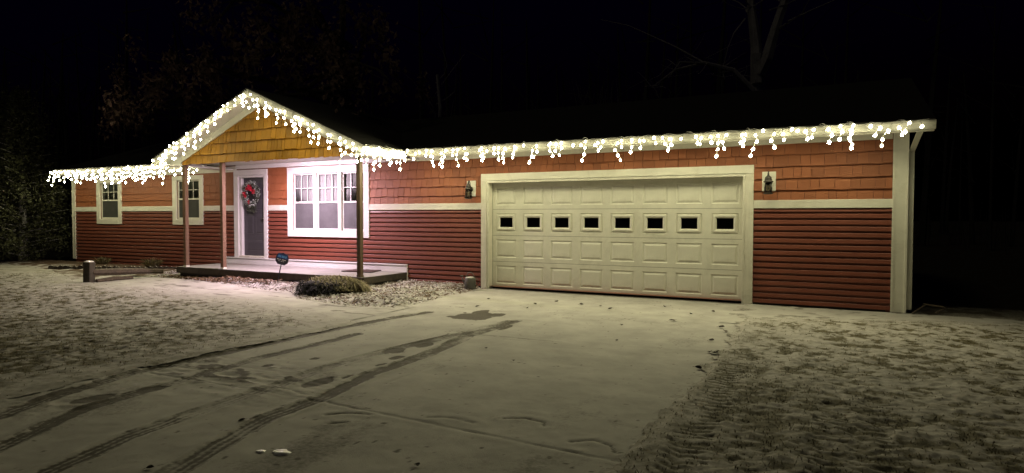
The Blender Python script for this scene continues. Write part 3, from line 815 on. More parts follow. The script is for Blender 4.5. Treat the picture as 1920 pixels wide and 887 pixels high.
# beam between the posts, ceiling, rake boards and soffits
box('porch_beam', GXC - hw, GXC + hw, GYF + 0.064, -1.30, 2.70, 2.775, M['soffit'], house)
m = MB(); m.quad((-7.83, GYF + 0.06, 2.768), (-7.83, -0.001, 2.768), (-1.53, -0.001, 2.768), (-1.53, GYF + 0.06, 2.768)); m.build('porch_ceiling', M['soffit'], house)
def slope_box(name, xa, za, xb, zb_, y0, y1, t, mat, parent):
    """a board following the rake: top edge from (xa,za) to (xb,zb), thickness t downwards"""
    m = MB(); m.add([(xa, y0, za - t), (xb, y0, zb_ - t), (xb, y1, zb_ - t), (xa, y1, za - t), (xa, y0, za), (xb, y0, zb_), (xb, y1, zb_), (xa, y1, za)],
                    [(0, 3, 2, 1), (4, 5, 6, 7), (0, 1, 5, 4), (1, 2, 6, 5), (2, 3, 7, 6), (3, 0, 4, 7)])
    return m.build(name, mat, parent)
gz_top = GZ0 + GP * GHW
rk = 0.165
slope_box('rake_board', GXC - GHW, GZ0 + 0.02, GXC, gz_top + 0.02, GRY, GRY + 0.03, rk, M['gutter'], house)
slope_box('rake_board', GXC, gz_top + 0.02, GXC + GHW, GZ0 + 0.02, GRY, GRY + 0.03, rk, M['gutter'], house)
slope_box('rake_soffit', GXC - GHW + 0.03, GZ0 - 0.10, GXC, gz_top - 0.115, GRY + 0.031, GYF - 0.001, 0.012, M['soffit'], house)
slope_box('rake_soffit', GXC, gz_top - 0.115, GXC + GHW - 0.03, GZ0 - 0.10, GRY + 0.031, GYF - 0.001, 0.012, M['soffit'], house)
tz0, tz1 = GZ0 - 0.113 + 0.4265 * (GHW - 0.03 - hw - 0.02), gz_top - 0.129
slope_box('rake_trim', GXC - hw - 0.02, tz0, GXC, tz1, GYF - 0.05, GYF - 0.0005, 0.15, M['trim'], house)
slope_box('rake_trim', GXC, tz1, GXC + hw + 0.02, tz0, GYF - 0.05, GYF - 0.0005, 0.15, M['trim'], house)
# eave returns at both ends of the gable and side fascias
for s in (-1, 1):
    xe = GXC + s * GHW; xi = GXC + s * (hw + 0.02)
    x0, x1 = min(xe, xi), max(xe, xi)
    m = MB(); m.box(x0, x1, GRY + 0.032, -0.001 if s > 0 else -0.001, GZ0 - 0.148, GZ0 - 0.128)
    m.build('eave_soffit', M['soffit'], house)
    m = MB(); m.add([(xi, GYF - 0.052, GZ0 - 0.127), (xe, GYF - 0.052, GZ0 - 0.127), (xe, GYF - 0.052, GZ0 - 0.105), (xi, GYF - 0.052, GZ0 + GP * (GHW - hw) - 0.13)], [(0, 1, 2, 3)])
    m.build('return_face', M['soffit'], house)
    box('eave_fascia', (xe - 0.0) if s > 0 else xe - 0.025, (xe + 0.025) if s > 0 else xe, GRY + 0.001, -0.52, GZ0 - 0.15, GZ0 + 0.015, M['gutter'], house)
# --- roofs
roof = link('roof', None, house)
def roof_plane(name, pts, t=0.02):
    n = Vector(pts[1]) - Vector(pts[0]); n = n.cross(Vector(pts[2]) - Vector(pts[0])).normalized()
    if n.z < 0: n = -n
    k = len(pts); v = [tuple(Vector(p) + n * t) for p in pts] + list(pts)
    f = [tuple(range(k)), tuple(range(k, 2 * k))[::-1]] + [(i, (i + 1) % k, k + (i + 1) % k, k + i) for i in range(k)]
    return link(name, mesh(name, v, f), roof, M['roof'])
def main_z(y): return EAVE_Z + 0.05 + PITCH * (y + 0.5)
rx0, rx1 = -14.62, 7.70
zr = main_z(RIDGE_Y)
yv = (gz_top + 0.03 - (EAVE_Z + 0.05)) / PITCH - 0.5
ge0, ge1 = GXC - GHW - 0.03, GXC + GHW + 0.03
roof_plane('roof_slope', [(rx0, -0.52, main_z(-0.52)), (rx1, -0.52, main_z(-0.52)), (rx1, RIDGE_Y, zr), (rx0, RIDGE_Y, zr)])
roof_plane('roof_slope', [(rx0, RIDGE_Y, zr), (rx1, RIDGE_Y, zr), (rx1, 7.5, zr - PITCH * 4), (rx0, 7.5, zr - PITCH * 4)])
roof_plane('gable_roof_slope', [(ge1, GRY - 0.02, GZ0 + 0.015), (GXC, GRY - 0.02, gz_top + 0.028), (GXC, yv, gz_top + 0.028), (ge1, -0.45, GZ0 + 0.015)])
roof_plane('gable_roof_slope', [(GXC, GRY - 0.02, gz_top + 0.028), (ge0, GRY - 0.02, GZ0 + 0.015), (ge0, -0.45, GZ0 + 0.015), (GXC, yv, gz_top + 0.028)])
# --- eaves: soffit, fascia, gutter
def gutter(x0, x1):
    """K-style gutter seen from the front"""
    prof = [(-0.40, 2.725), (-0.465, 2.725), (-0.478, 2.745), (-0.482, 2.772), (-0.498, 2.802), (-0.515, 2.818), (-0.518, 2.845), (-0.508, 2.848), (-0.505, 2.835), (-0.41, 2.76)]
    v = [(x, p[0], p[1]) for x in (x0, x1) for p in prof]; n = len(prof)
    f = [(i, i + 1, n + i + 1, n + i) for i in range(n - 1)] + [tuple(range(n))[::-1], tuple(range(n, 2 * n))]
    link('gutter', mesh('gutter', v, f), house, M['gutter'])
for x0, x1 in ((-14.60, GXC - GHW - 0.03), (GXC + GHW + 0.03, 7.71)):
    gutter(x0, x1)
    box('fascia', x0 + 0.01, x1 - 0.01, -0.398, -0.37, 2.70, 2.85, M['trim'], house)
    # vented soffit: two strips with a slotted rib
    m = MB(); m.box(x0 + 0.02, min(x1, 7.66) - 0.01, -0.369, -0.002, 2.743, 2.75); m.build('soffit', M['soffit'], house)
# sloped rake ends of the main roof
for xx in (rx0, rx1 - 0.03):
    m = MB(); m.add([(xx, -0.395, 2.70), (xx + 0.03, -0.395, 2.70), (xx + 0.03, 3.5, zr - 0.16), (xx, 3.5, zr - 0.16), (xx, -0.395, main_z(-0.395) - 0.003), (xx + 0.03, -0.395, main_z(-0.395) - 0.003), (xx + 0.03, 3.5, zr - 0.003), (xx, 3.5, zr - 0.003)],
                    [(0, 3, 2, 1), (4, 5, 6, 7), (0, 1, 5, 4), (1, 2, 6, 5), (2, 3, 7, 6), (3, 0, 4, 7)])
    m.build('rake_board', M['gutter'], house)
m = MB(); m.quad((7.42, -0.36, 2.742), (7.67, -0.36, 2.742), (7.67, 3.4, 2.742 + 3.76 * PITCH), (7.42, 3.4, 2.742 + 3.76 * PITCH)); m.quad((-14.59, -0.36, 2.742), (-14.5, -0.36, 2.742), (-14.5, 3.4, 2.742 + 3.76 * PITCH), (-14.59, 3.4, 2.742 + 3.76 * PITCH)); m.build('rake_soffit', M['soffit'], house)

# --- the lit porch ceiling lamp (behind the gable beam)
lamp = link('ceiling_lamp', None, house); lamp.location = (-4.35, -1.19, 2.766)
m = MB(); m.lathe([(0.11, 0.0), (0.112, -0.006), (0.108, -0.010), (0.02, -0.0105)], 16); m.build('lamp_base', M['iron'], lamp, True)
m = MB(); m.lathe([(0.092, -0.011), (0.096, -0.016), (0.08, -0.023), (0.04, -0.027), (0.01, -0.028)], 14); m.build('diffuser', M['lamp_glow'], lamp, True)
#@@HOUSE_END

# ------------------------------------------------------------------ ICICLE LIGHT STRINGS
def bulb_mesh(name, r, mat):
    bm = bmesh.new(); bmesh.ops.create_icosphere(bm, subdivisions=1, radius=r)
    for v in bm.verts: v.co.z *= 1.12
    me = bpy.data.meshes.new(name); bm.to_mesh(me); bm.free()
    me.polygons.foreach_set('use_smooth', [True] * len(me.polygons)); me.materials.append(mat); me.materials.append(M['bulb_body'])
    # the lens faces down and outwards; the socket half only glows
    ax = Vector((0, -0.66, -0.75)).normalized()
    for p in me.polygons: p.material_index = 0 if p.normal.dot(ax) > 0.62 else 1
    return me
def light_string(label, path, n_drop, per, drop_len, r, mat, jit, group='icicle light strings along the eaves', loops=True, top_row=1.0, yoff=0.055):
    """path: list of points along the gutter or rake; bulbs hang from it in short uneven drops"""
    t = thing('icicle_light_string', label, 'light string', path[0], group)
    p0 = Vector(path[0])
    meshes = [bulb_mesh('bulb', r * s, mat) for s in (0.88, 1.0, 1.1)]
    seg = [(Vector(a), Vector(b)) for a, b in zip(path[:-1], path[1:])]
    L = [(b - a).length for a, b in seg]; tot = sum(L)
    def at(s):
        for (a, b), l in zip(seg, L):
            if s <= l: return a + (b - a) * (s / l)
            s -= l
        return seg[-1][1].copy()
    wire = MB()
    # the main cord, sagging a little between clips, with loops standing up at the clips
    cord = []
    k = int(tot / 0.09)
    for i in range(k + 1):
        s = tot * i / k; p = at(s) - p0
        cord.append((p.x, p.y - 0.006, p.z + 0.012 + 0.02 * math.sin(i * 1.7) * random.random()))
    wire.tube(cord, 0.0045, 4)
    if loops:
        s = 0.2
        while s < tot - 0.1:
            p = at(s) - p0; w = random.uniform(0.05, 0.16); hgt = random.uniform(0.02, 0.055)
            wire.tube([(p.x - w / 2, p.y, p.z + 0.01), (p.x - w * 0.2, p.y + 0.01, p.z + hgt), (p.x + w * 0.25, p.y - 0.01, p.z + hgt * 0.8), (p.x + w / 2, p.y, p.z + 0.01)], 0.006, 4)
            s += random.uniform(0.35, 0.75)
    n = 0
    for i in range(n_drop):
        s = tot * (i + 0.5 + random.uniform(-0.32, 0.32)) / n_drop
        c = at(s) - p0; cnt = random.choice(per); ln = drop_len
        pts = [(c.x, c.y - 0.01, c.z)]; x = c.x; y = c.y - yoff; zz = c.z - random.uniform(0.0, 0.05)
        lean = random.uniform(-1, 1) * jit
        for b in range(cnt):
            if b == 0: zz -= random.uniform(0, 1.3) * ln * (0.4 if random.random() < top_row * 0.6 else 1.0)
            else: zz -= random.uniform(0.95, 1.40) * ln
            x += random.uniform(-1, 1) * jit * 0.8 + lean * 0.5; yy = y + random.uniform(-0.02, 0.02)
            o = link('bulb', random.choice(meshes), t); o.location = (x, yy, zz); n += 1
            o.rotation_euler = (random.uniform(-0.3, 0.3), random.uniform(-0.3, 0.3), 0)
            pts.append((x, yy + 0.004, zz + r * 0.9))
        if len(pts) > 1: wire.tube(pts, 0.0045, 4)
    wire.build('wire', M['wire'], t)
    return n
gyl = -0.525
tot = []
tot.append(light_string('warm white icicle lights hanging along the garage gutter', [(-1.48, gyl, 2.835), (7.62, gyl, 2.835)], 68, [1, 2, 2, 3, 3, 4], 0.088, 0.0262, M['bulb_right'], 0.07))
tot.append(light_string('short run of icicle lights on the porch side eave above the right post', [(-1.515, -1.80, 2.82), (-1.515, -0.62, 2.82)], 11, [2, 3, 3, 4, 4], 0.10, 0.0262, M['bulb_gable'], 0.03))
tot.append(light_string('icicle lights on the right slope of the porch gable', [(-4.70, -1.82, 4.12), (-1.58, -1.82, 2.80)], 25, [2, 2, 3, 3, 4], 0.10, 0.0262, M['bulb_gable'], 0.06))
tot.append(light_string('icicle lights on the left slope of the porch gable', [(-7.82, -1.82, 2.80), (-4.74, -1.82, 4.12)], 25, [2, 2, 3, 3, 4], 0.10, 0.0262, M['bulb_gable'], 0.06))
tot.append(light_string('dense cluster of icicle lights along the far left gutter', [(-14.62, gyl, 2.83), (-8.0, gyl, 2.83)], 64, [2, 2, 3, 3, 4], 0.105, 0.0285, M['bulb_left'], 0.08, top_row=0.5))
print('bulbs', tot)
#@@LIGHTS_END

# ------------------------------------------------------------------ THINGS ON AND ROUND THE HOUSE
M['sign_blue'] = plain('sign_blue', (0.012, 0.05, 0.20), 0.35); M['sign_dark'] = plain('sign_dark', (0.012, 0.014, 0.03), 0.35)
M['sign_light'] = plain('sign_light_blue', (0.10, 0.30, 0.62), 0.4); M['sign_white'] = plain('sign_white', (0.7, 0.7, 0.7), 0.4)
M['galv'] = paint('rusty_galvanised', (0.09, 0.085, 0.075), 0.35, 0.55, scale=12, dirt=(0.05, 0.025, 0.012), bmp=0.2)
M['straw'] = paint('dry_grass_blade', (0.19, 0.155, 0.085), 0.7, 0.8, scale=9, bmp=0)
M['turf'] = paint('winter_grass_blade', (0.15, 0.125, 0.055), 0.45, 0.85, scale=2, bmp=0)
M['litter'] = paint('fallen_leaf', (0.13, 0.075, 0.042), 0.45, 0.8, scale=3, bmp=0)
M['litter_snow'] = paint('snowy_leaf', (0.46, 0.43, 0.42), 0.15, 0.85, scale=3, bmp=0)
M['dead_leaf'] = paint('dark_dead_leaf', (0.035, 0.022, 0.013), 0.4, 0.8, scale=8, bmp=0.2)
M['oak_leaf'] = paint('withered_oak_leaf', (0.22, 0.145, 0.11), 0.5, 0.75, scale=1.3, bmp=0)
M['needles'] = paint('evergreen_spray', (0.034, 0.037, 0.012), 0.45, 0.8, scale=3, bmp=0)
M['wreath_leaf'] = paint('frosted_wreath_leaf', (0.42, 0.46, 0.42), 0.5, 0.7, scale=14, bmp=0)
M['wreath_green'] = paint('dark_wreath_sprig', (0.05, 0.06, 0.035), 0.5, 0.8, scale=10, bmp=0)
M['red_ribbon'] = paint('red_ribbon', (0.55, 0.02, 0.045), 0.25, 0.5, scale=10, bmp=0)
M['twig'] = paint('grey_twig', (0.16, 0.15, 0.145), 0.3, 0.9, bmp=0)

# --- wall lanterns
def wall_lantern(label, x, z):
    t = thing('wall_lantern', label, 'lantern', (x, 0, z))
    box('mounting_block', -0.105, 0.105, -0.042, -0.024, -0.155, 0.165, M['trim'], t)
    m = MB(); m.lathe([(0.05, -0.0), (0.055, 0.01), (0.045, 0.025), (0.02, 0.03)], 12); bp = m.build('back_plate', M['iron'], t, True)
    bp.rotation_euler = (R(90), 0, 0); bp.location = (0, -0.042, -0.01)
    m = MB(); m.tube([(0, -0.06, -0.02), (0, -0.10, 0.02), (0, -0.13, 0.08)], 0.011, 6)
    m.tube([(0, -0.07, 0.0), (0, -0.085, 0.10), (0, -0.115, 0.165), (0, -0.145, 0.150), (0, -0.15, 0.09)], 0.009, 6)
    m.build('arm', M['iron'], t, True)
    m = MB(); m.lathe([(0.012, 0.17), (0.016, 0.13), (0.03, 0.115), (0.05, 0.095), (0.055, 0.06), (0.052, 0.045), (0.078, 0.030), (0.080, 0.020), (0.058, 0.008)], 12, (0, -0.15, -0.03)); m.build('cap', M['iron'], t, True)
    m = MB(); m.lathe([(0.045, 0.005), (0.058, -0.06), (0.062, -0.155)], 10, (0, -0.15, -0.03)); m.build('glass', M['lantern_glass'], t, True)
    m = MB()
    for k in range(4):
        a0 = math.pi / 4 + k * math.pi / 2
        a1 = a0 + math.pi / 2
        p = lambda r, a, z: (r * math.cos(a), -0.15 + r * math.sin(a), -0.03 + z)
        m.tube([p(0.052, a0, 0.01), p(0.064, a0, -0.07), p(0.068, a0, -0.16)], 0.006, 5)
        m.tube([p(0.053, a0, 0.0), p(0.060, (a0 + a1) / 2, -0.08), p(0.068, a1, -0.155)], 0.0035, 4)
        m.tube([p(0.053, a1, 0.0), p(0.060, (a0 + a1) / 2, -0.08), p(0.068, a0, -0.155)], 0.0035, 4)
    m.build('cage', M['iron'], t, True)
    m = MB(); m.lathe([(0.06, -0.155), (0.076, -0.16), (0.076, -0.172), (0.05, -0.18), (0.012, -0.182)], 12, (0, -0.15, -0.03)); m.build('base', M['iron'], t, True)
wall_lantern('dark bronze wall lantern left of the garage door above the watering can', -0.235, 2.035)
wall_lantern('dark bronze wall lantern right of the garage door', 5.465, 2.045)

# --- wreath on the front door
wr = thing('christmas_wreath', 'frosted round wreath with red flowers hanging on the grey front door', 'wreath', (-6.70, 0.02, 2.03))
rr = random.Random(5)
m = MB(); n = 28
m.tube([(0.21 * math.cos(2 * math.pi * i / n), 0, 0.24 * math.sin(2 * math.pi * i / n)) for i in range(n + 1)], 0.04, 7, False); m.build('ring', M['wreath_green'], wr, True)
def leaf_at(m, c, d, l, w, rnd):
    """one pointed leaf (two bent halves) from point c along d"""
    d = Vector(d).normalized(); s = d.cross(Vector((rnd.uniform(-1, 1), rnd.uniform(-1, 1), rnd.uniform(-1, 1))))
    if s.length < 1e-3: s = d.orthogonal()
    s.normalize(); u = d.cross(s) * (l * 0.15)
    c = Vector(c); a = c + d * l * 0.5 + s * w + u; b = c + d * l * 0.5 - s * w + u; e = c + d * l
    mid = c + d * l * 0.5
    m.add([c, a, e, mid], [(0, 1, 2, 3)]); m.add([c, mid, e, b], [(0, 1, 2, 3)])
mg, mf = MB(), MB()
for i in range(520):
    a = rr.uniform(0, 2 * math.pi); q = rr.uniform(0, 2 * math.pi); r2 = rr.uniform(0.02, 0.075)
    c = (math.cos(a) * (0.22 + r2 * math.cos(q)), -abs(r2 * math.sin(q)), math.sin(a) * (0.25 + r2 * math.cos(q)))
    d = (math.cos(a) * rr.uniform(-0.3, 1), rr.uniform(-1.0, 0.1), math.sin(a) * rr.uniform(-0.3, 1)); d = (d[0] + rr.uniform(-.6, .6), d[1], d[2] + rr.uniform(-.6, .6))
    leaf_at(mf if rr.random() < 0.68 else mg, c, d, rr.uniform(0.05, 0.10), rr.uniform(0.010, 0.018), rr)
for i in range(60):
    x = rr.uniform(-0.18, 0.16); leaf_at(mg, (x, -0.02, -0.24 - rr.uniform(0, 0.16)), (rr.uniform(-.4, .4), -0.1, -1), rr.uniform(0.06, 0.12), 0.010, rr)
mf.build('frosted_foliage', M['wreath_leaf'], wr)['kind'] = 'stuff'; mg.build('green_foliage', M['wreath_green'], wr)['kind'] = 'stuff'
for (fx, fz, sz) in ((0.0, 0.17, 0.095), (0.06, 0.12, 0.08), (-0.18, 0.0, 0.085), (-0.15, -0.05, 0.06), (0.15, 0.05, 0.085), (-0.02, -0.21, 0.07), (-0.10, 0.13, 0.06)):
    m = MB()
    for k in range(11):
        a = 2 * math.pi * k / 11 + rr.uniform(-.2, .2)
        leaf_at(m, (fx, -0.075, fz), (math.cos(a), -0.45, math.sin(a)), sz * rr.uniform(0.8, 1.15), sz * 0.24, rr)
    m.build('red_flower', M['red_ribbon'], wr)

# --- security yard sign
ys = thing('yard_sign', 'small blue and black eight-sided yard sign leaning on a thin stake before the porch', 'sign', (-4.05, -1.62, 0.13))
ys.rotation_euler = (R(4), R(14), R(26))
m = MB(); m.tube([(0, 0, -0.16), (0, 0, 0.36)], 0.011, 6); m.build('stake', M['sign_dark'], ys, True)
def poly_plate(pts, y0, y1):
    k = len(pts); v = [(x, y0, z) for x, z in pts] + [(x, y1, z) for x, z in pts]
    return v, [tuple(range(k)), tuple(range(k, 2 * k))[::-1]] + [(i, k + i, k + (i + 1) % k, (i + 1) % k) for i in range(k)]
oc = [(-0.075, 0.33), (0.075, 0.33), (0.135, 0.39), (0.135, 0.50), (0.10, 0.565), (0.03, 0.575), (0.0, 0.595), (-0.03, 0.575), (-0.10, 0.565), (-0.135, 0.50), (-0.135, 0.39)]
v, f = poly_plate(oc, -0.016, -0.004); link('plate', mesh('plate', v, f), ys, M['sign_dark'])
up = [(-0.122, 0.462), (0.122, 0.462), (0.122, 0.498), (0.092, 0.555), (-0.092, 0.555), (-0.122, 0.498)]
v, f = poly_plate(up, -0.019, -0.0165); link('blue_field', mesh('blue_field', v, f), ys, M['sign_blue'])
m = MB()
for i, w in enumerate((0.030, 0.022, 0.034, 0.026, 0.032)):
    x = -0.088 + i * 0.037; m.box(x, x + w, -0.0205, -0.0195, 0.484, 0.530)
m.build('lettering', M['sign_light'], ys)
m = MB()
for i, w in enumerate((0.05, 0.03, 0.06, 0.035)): m.box(-0.105 + i * 0.053, -0.105 + i * 0.053 + w * 0.8, -0.018, -0.0165, 0.430, 0.446)
for i, w in enumerate((0.04, 0.05, 0.03)): m.box(-0.07 + i * 0.05, -0.07 + i * 0.05 + w * 0.8, -0.018, -0.0165, 0.400, 0.408)
m.build('small_print', M['sign_white'], ys)

# --- watering can by the garage
wc = thing('watering_can', 'old dark metal watering can standing left of the garage door', 'watering can', (-0.03, -0.42, 0.03))
m = MB(); m.lathe([(0.105, 0.0), (0.115, 0.01), (0.118, 0.10), (0.112, 0.20), (0.10, 0.225), (0.092, 0.226), (0.085, 0.20), (0.01, 0.19)], 16); m.build('body', M['galv'], wc, True)
m = MB(); m.tube([(0.09 * math.cos(a), 0, 0.215 + 0.11 * math.sin(a)) for a in [i * math.pi / 10 for i in range(11)]], 0.010, 6); m.build('top_handle', M['galv'], wc, True)
m = MB(); m.tube([(0.10, 0.0, 0.20), (0.165, 0.02, 0.19), (0.18, 0.02, 0.11), (0.112, 0.0, 0.05)], 0.009, 6); m.build('side_handle', M['galv'], wc, True)
m = MB(); m.tube([(-0.10, -0.02, 0.07), (-0.14, -0.03, 0.15), (-0.17, -0.04, 0.23)], [0.022, 0.016, 0.013], 8); m.lathe([(0.013, 0), (0.034, 0.025), (0.03, 0.032)], 10, (-0.17, -0.04, 0.23)); m.build('spout', M['galv'], wc, True)
m = MB(); m.lathe([(0.098, 0.218), (0.075, 0.232), (0.02, 0.238)], 14, (-0.012, 0.0, 0)); m.build('snow_cap', M['snow'], wc, True)

# --- doormat
dm = MB(); pts = [(-3.17, -0.66), (-2.42, -0.58), (-2.55, -0.06), (-3.24, -0.13)]
k = 4; v = [(x, y, 0.264) for x, y in pts] + [(x, y, 0.278) for x, y in pts]
dm.add(v, [(0, 3, 2, 1), (4, 5, 6, 7)] + [(i, (i + 1) % 4, 4 + (i + 1) % 4, 4 + i) for i in range(4)])
o = dm.build('doormat', M['rubber']); tag(o, 'dark brown rubber mat lying on the snowy porch below the wide window', 'doormat')

# --- corner post, sagging rail and log by the left lawn
fp = thing('wooden_fence_corner', 'stub of weathered split-rail fence with a snow-capped post left of the porch', 'fence', (-8.12, -3.17, 0.0))
m = MB(); m.box(-0.085, 0.085, -0.085, 0.085, -0.1, 0.46); p = m.build('post', M['slab_edge'], fp, bevel=0.012); p.rotation_euler = (0, R(1.5), R(20))
m = MB(); m.lathe([(0.10, 0.458), (0.095, 0.475), (0.05, 0.49), (0.01, 0.495)], 10); m.build('snow_cap', M['snow'], fp, True)
m = MB(); m.tube([(0.02, 0.05, 0.23), (0.0, 0.6, 0.20), (-0.04, 1.15, 0.17), (-0.08, 1.75, 0.12)], [0.075, 0.085, 0.075, 0.06], 7); m.build('rail', M['greywood'], fp)
m = MB(); m.tube([(0.1, 0.10, 0.04), (0.06, 0.55, 0.045), (0.02, 0.95, 0.035)], [0.045, 0.055, 0.04], 7); m.build('fallen_rail', M['greywood'], fp)
# --- scalloped edging of the left bed
ed = thing('scalloped_edging', 'low row of scalloped stone edging in front of the left bed', 'edging', (-12.9, -1.55, 0.0))
def scallop(w, h):
    pts = [(0, 0), (w, 0)] + [(w / 2 + w / 2 * math.cos(a), h * 0.62 + h * 0.38 * math.sin(a)) for a in [i * math.pi / 6 for i in range(7)]]
    v, f = poly_plate([(x, z) for x, z in pts], -0.035, 0.035); return mesh('edging_stone', v, f)
scm = scallop(0.14, 0.12); scm.materials.append(M['slab_edge'])
capm = MB(); capm.tube([(0.04, 0, 0.108), (0.07, 0, 0.118), (0.10, 0, 0.108)], [0.006, 0.014, 0.006], 5); cap_me = mesh('snow_cap', capm.v, capm.f, True); cap_me.materials.append(M['snow'])
for i in range(27):
    o = link('edging_stone', scm, ed); o.location = (i * 0.145, i * 0.048 + random.uniform(-0.01, 0.01), random.uniform(-0.035, 0.01)); o.rotation_euler = (random.uniform(-0.2, 0.2), random.uniform(-0.14, 0.14), R(18 + random.uniform(-10, 10)))
    c = link('snow_cap', cap_me, o)
# --- scrap boards beside the right corner
sc = thing('board_scrap', 'broken pale board scraps lying in the dark beyond the right corner', 'scrap', (7.66, 0.02, 0.0))
sc['category'] = 'scrap'
for i, pp in enumerate((((-0.16, -0.10, 0.02), (0.02, 0.06, 0.14)), ((0.0, 0.08, 0.15), (0.24, 0.02, 0.13)), ((0.14, -0.02, 0.03), (0.27, 0.04, 0.12)))):
    m = MB(); a, b = Vector(pp[0]), Vector(pp[1]); d = (b - a).normalized(); s = Vector((0, 0.03, 0)); u = d.cross(Vector((0, 1, 0))) * 0.008
    m.add([a - s - u, b - s - u, b + s - u, a + s - u, a - s + u, b - s + u, b + s + u, a + s + u], [(0, 3, 2, 1), (4, 5, 6, 7), (0, 1, 5, 4), (1, 2, 6, 5), (2, 3, 7, 6), (3, 0, 4, 7)])
    m.build('board', M['greywood'], sc)
# --- an ice patch near the bottom of the drive
def flake(name, cx, cyy, ax, ay, mat, t=0.012, seed=1, n=18):
    r = random.Random(seed); v = []; top = []
    for i in range(n):
        a = 2 * math.pi * i / n; k = r.uniform(0.72, 1.1); v.append((cx + ax * k * math.cos(a), cyy + ay * k * math.sin(a), -0.01)); top.append((cx + ax * k * 0.9 * math.cos(a), cyy + ay * k * 0.9 * math.sin(a), t * r.uniform(0.6, 1.1)))
    c = [(cx, cyy, t)]
    f = [(i, (i + 1) % n, n + (i + 1) % n, n + i) for i in range(n)] + [(n + i, n + (i + 1) % n, 2 * n) for i in range(n)]
    return mesh(name, v + top + c, f, True)
M['ice'] = plain('pale_ice', (0.86, 0.84, 0.84), 0.3)
ip = thing('ice_patch', 'small pale patch of ice on the driveway at the bottom of the picture', 'ice patch', (3.45, -8.53, 0.0))
link('ice_sheet', flake('ice_sheet', 0.03, 0.02, 0.075, 0.05, M['ice'], t=0.005, seed=3), ip, M['ice']); link('ice_sheet', flake('ice_sheet', -0.10, -0.03, 0.04, 0.03, M['ice'], t=0.005, seed=8), ip, M['ice'])

# --- dead leaves on the drive: one mesh each, alike
lv = [(4.47, -2.33, .05), (4.42, -2.30, .04), (3.92, -3.02, .035), (2.72, -1.41, .05), (5.34, -5.08, .05), (5.36, -4.31, .07), (5.30, -4.27, .05), (2.2, -1.25, .05), (3.3, -1.65, .05), (3.05, -1.4, .035),
      (1.3, -2.4, .05), (4.2, -4.1, .03), (3.6, -5.6, .03), (4.8, -1.2, .04), (5.15, -2.6, .06), (5.25, -2.9, .05), (2.0, -1.7, .05), (4.0, -1.0, .045), (1.0, -1.5, .05), (4.55, -1.6, .04), (3.05, -5.2, .03), (2.1, -2.2, .04), (5.2, -3.6, .05), (2.75, -8.2, .035), (4.35, -8.3, .03), (3.0, -9.05, .03)]
def curled_leaf(seed):
    r = random.Random(seed); m = MB(); n = 6
    for i in range(n):
        for s in (-1, 1):
            a0, a1 = i / n, (i + 1) / n
            w0, w1 = 0.42 * math.sin(math.pi * a0) ** 0.7, 0.42 * math.sin(math.pi * a1) ** 0.7 if a1 < 1 else 0
            z = lambda a, w: 0.10 + 0.35 * (a - 0.5) ** 2 + w * (0.55 + 0.2 * s)
            m.add([(a0 - .5, 0, z(a0, 0)), (a1 - .5, 0, z(a1, 0)), (a1 - .5, s * w1, z(a1, w1)), (a0 - .5, s * w0 * r.uniform(.8, 1.2), z(a0, w0))], [(0, 1, 2, 3)])
    m.tube([(-0.5, 0, 0.19), (-0.75, 0.05, 0.12)], 0.02, 4)
    me = mesh('dead_leaf', m.v, m.f); me.materials.append(M['dead_leaf']); return me
clm = [curled_leaf(i) for i in range(4)]
for i, (x, y, s) in enumerate(lv):
    o = link('dead_leaf', clm[i % 4]); o.location = (x, y, 0.0); o.scale = (s * 1.5,) * 3; o.rotation_euler = (random.uniform(-.2, .2), random.uniform(-.2, .2), random.uniform(0, 6.28))
    tag(o, 'small dark curled leaf lying on the snowy driveway', 'leaf', 'dead leaves scattered over the driveway')

# ------------------------------------------------------------------ GRASS, LITTER, PLANTS
def blades(name, mat, base, tip, width, parent=None, mid=None):
    """many grass blades at once: base, optional mid and tip points as arrays"""
    n = len(base); d = tip - base; s = np.stack([-d[:, 1], d[:, 0], np.zeros(n)], -1)
    l = np.linalg.norm(s, axis=1, keepdims=True); rnd = RNG.normal(size=(n, 3)); rnd[:, 2] = 0
    s = np.where(l < 1e-6, rnd, s); s = s + rnd * np.abs(s).mean(); s /= np.linalg.norm(s, axis=1, keepdims=True) + 1e-9; s = s * np.asarray(width).reshape(-1, 1)
    if mid is None: mid = (base + tip) / 2 + np.array([0, 0, 1]) * np.linalg.norm(d, axis=1, keepdims=True) * 0.12
    co = np.stack([base - s, base + s, mid - s * 0.8, mid + s * 0.8, tip - s * 0.15, tip + s * 0.15], 1).reshape(-1, 3)
    b = np.arange(n)[:, None] * 6
    q = np.concatenate([b + np.array([[0, 1, 3, 2]]), b + np.array([[2, 3, 5, 4]])], 0)
    o = link(name, np_mesh(name, co, q, smooth=False), parent, mat); o['kind'] = 'stuff'
    return o
def lawn_grass(name, n, x0, x1, y0, y1, keep, hfn, dens, hmin, hmax):
    x = RNG.uniform(x0, x1, n); y = RNG.uniform(y0, y1, n)
    k = keep(x, y); x, y = x[k], y[k]
    Z, at = hfn(x, y)
    p = np.clip((at['bare'] - 0.25) * dens, 0.02, 1); k = RNG.random(len(x)) < p; x, y, Z = x[k], y[k], Z[k]
    m_ = len(x); h = RNG.uniform(hmin, hmax, m_); a = RNG.uniform(0, 6.283, m_); ln = RNG.uniform(0.3, 1.6, m_) * h
    base = np.stack([x, y, Z - 0.008], -1); tip = base + np.stack([np.cos(a) * ln, np.sin(a) * ln, h], -1)
    return blades(name, M['turf'], base, tip, RNG.uniform(0.0018, 0.004, m_))
lawn_grass('lawn_grass', 150000, -12, 0.7, -9.6, -2.2, lawn_keep, lawn_fn, 1.4, 0.008, 0.028)
lawn_grass('side_lawn_grass', 110000, 5.2, 11.5, -8.6, 0, rlawn_keep, rlawn_fn, 1.4, 0.008, 0.026)

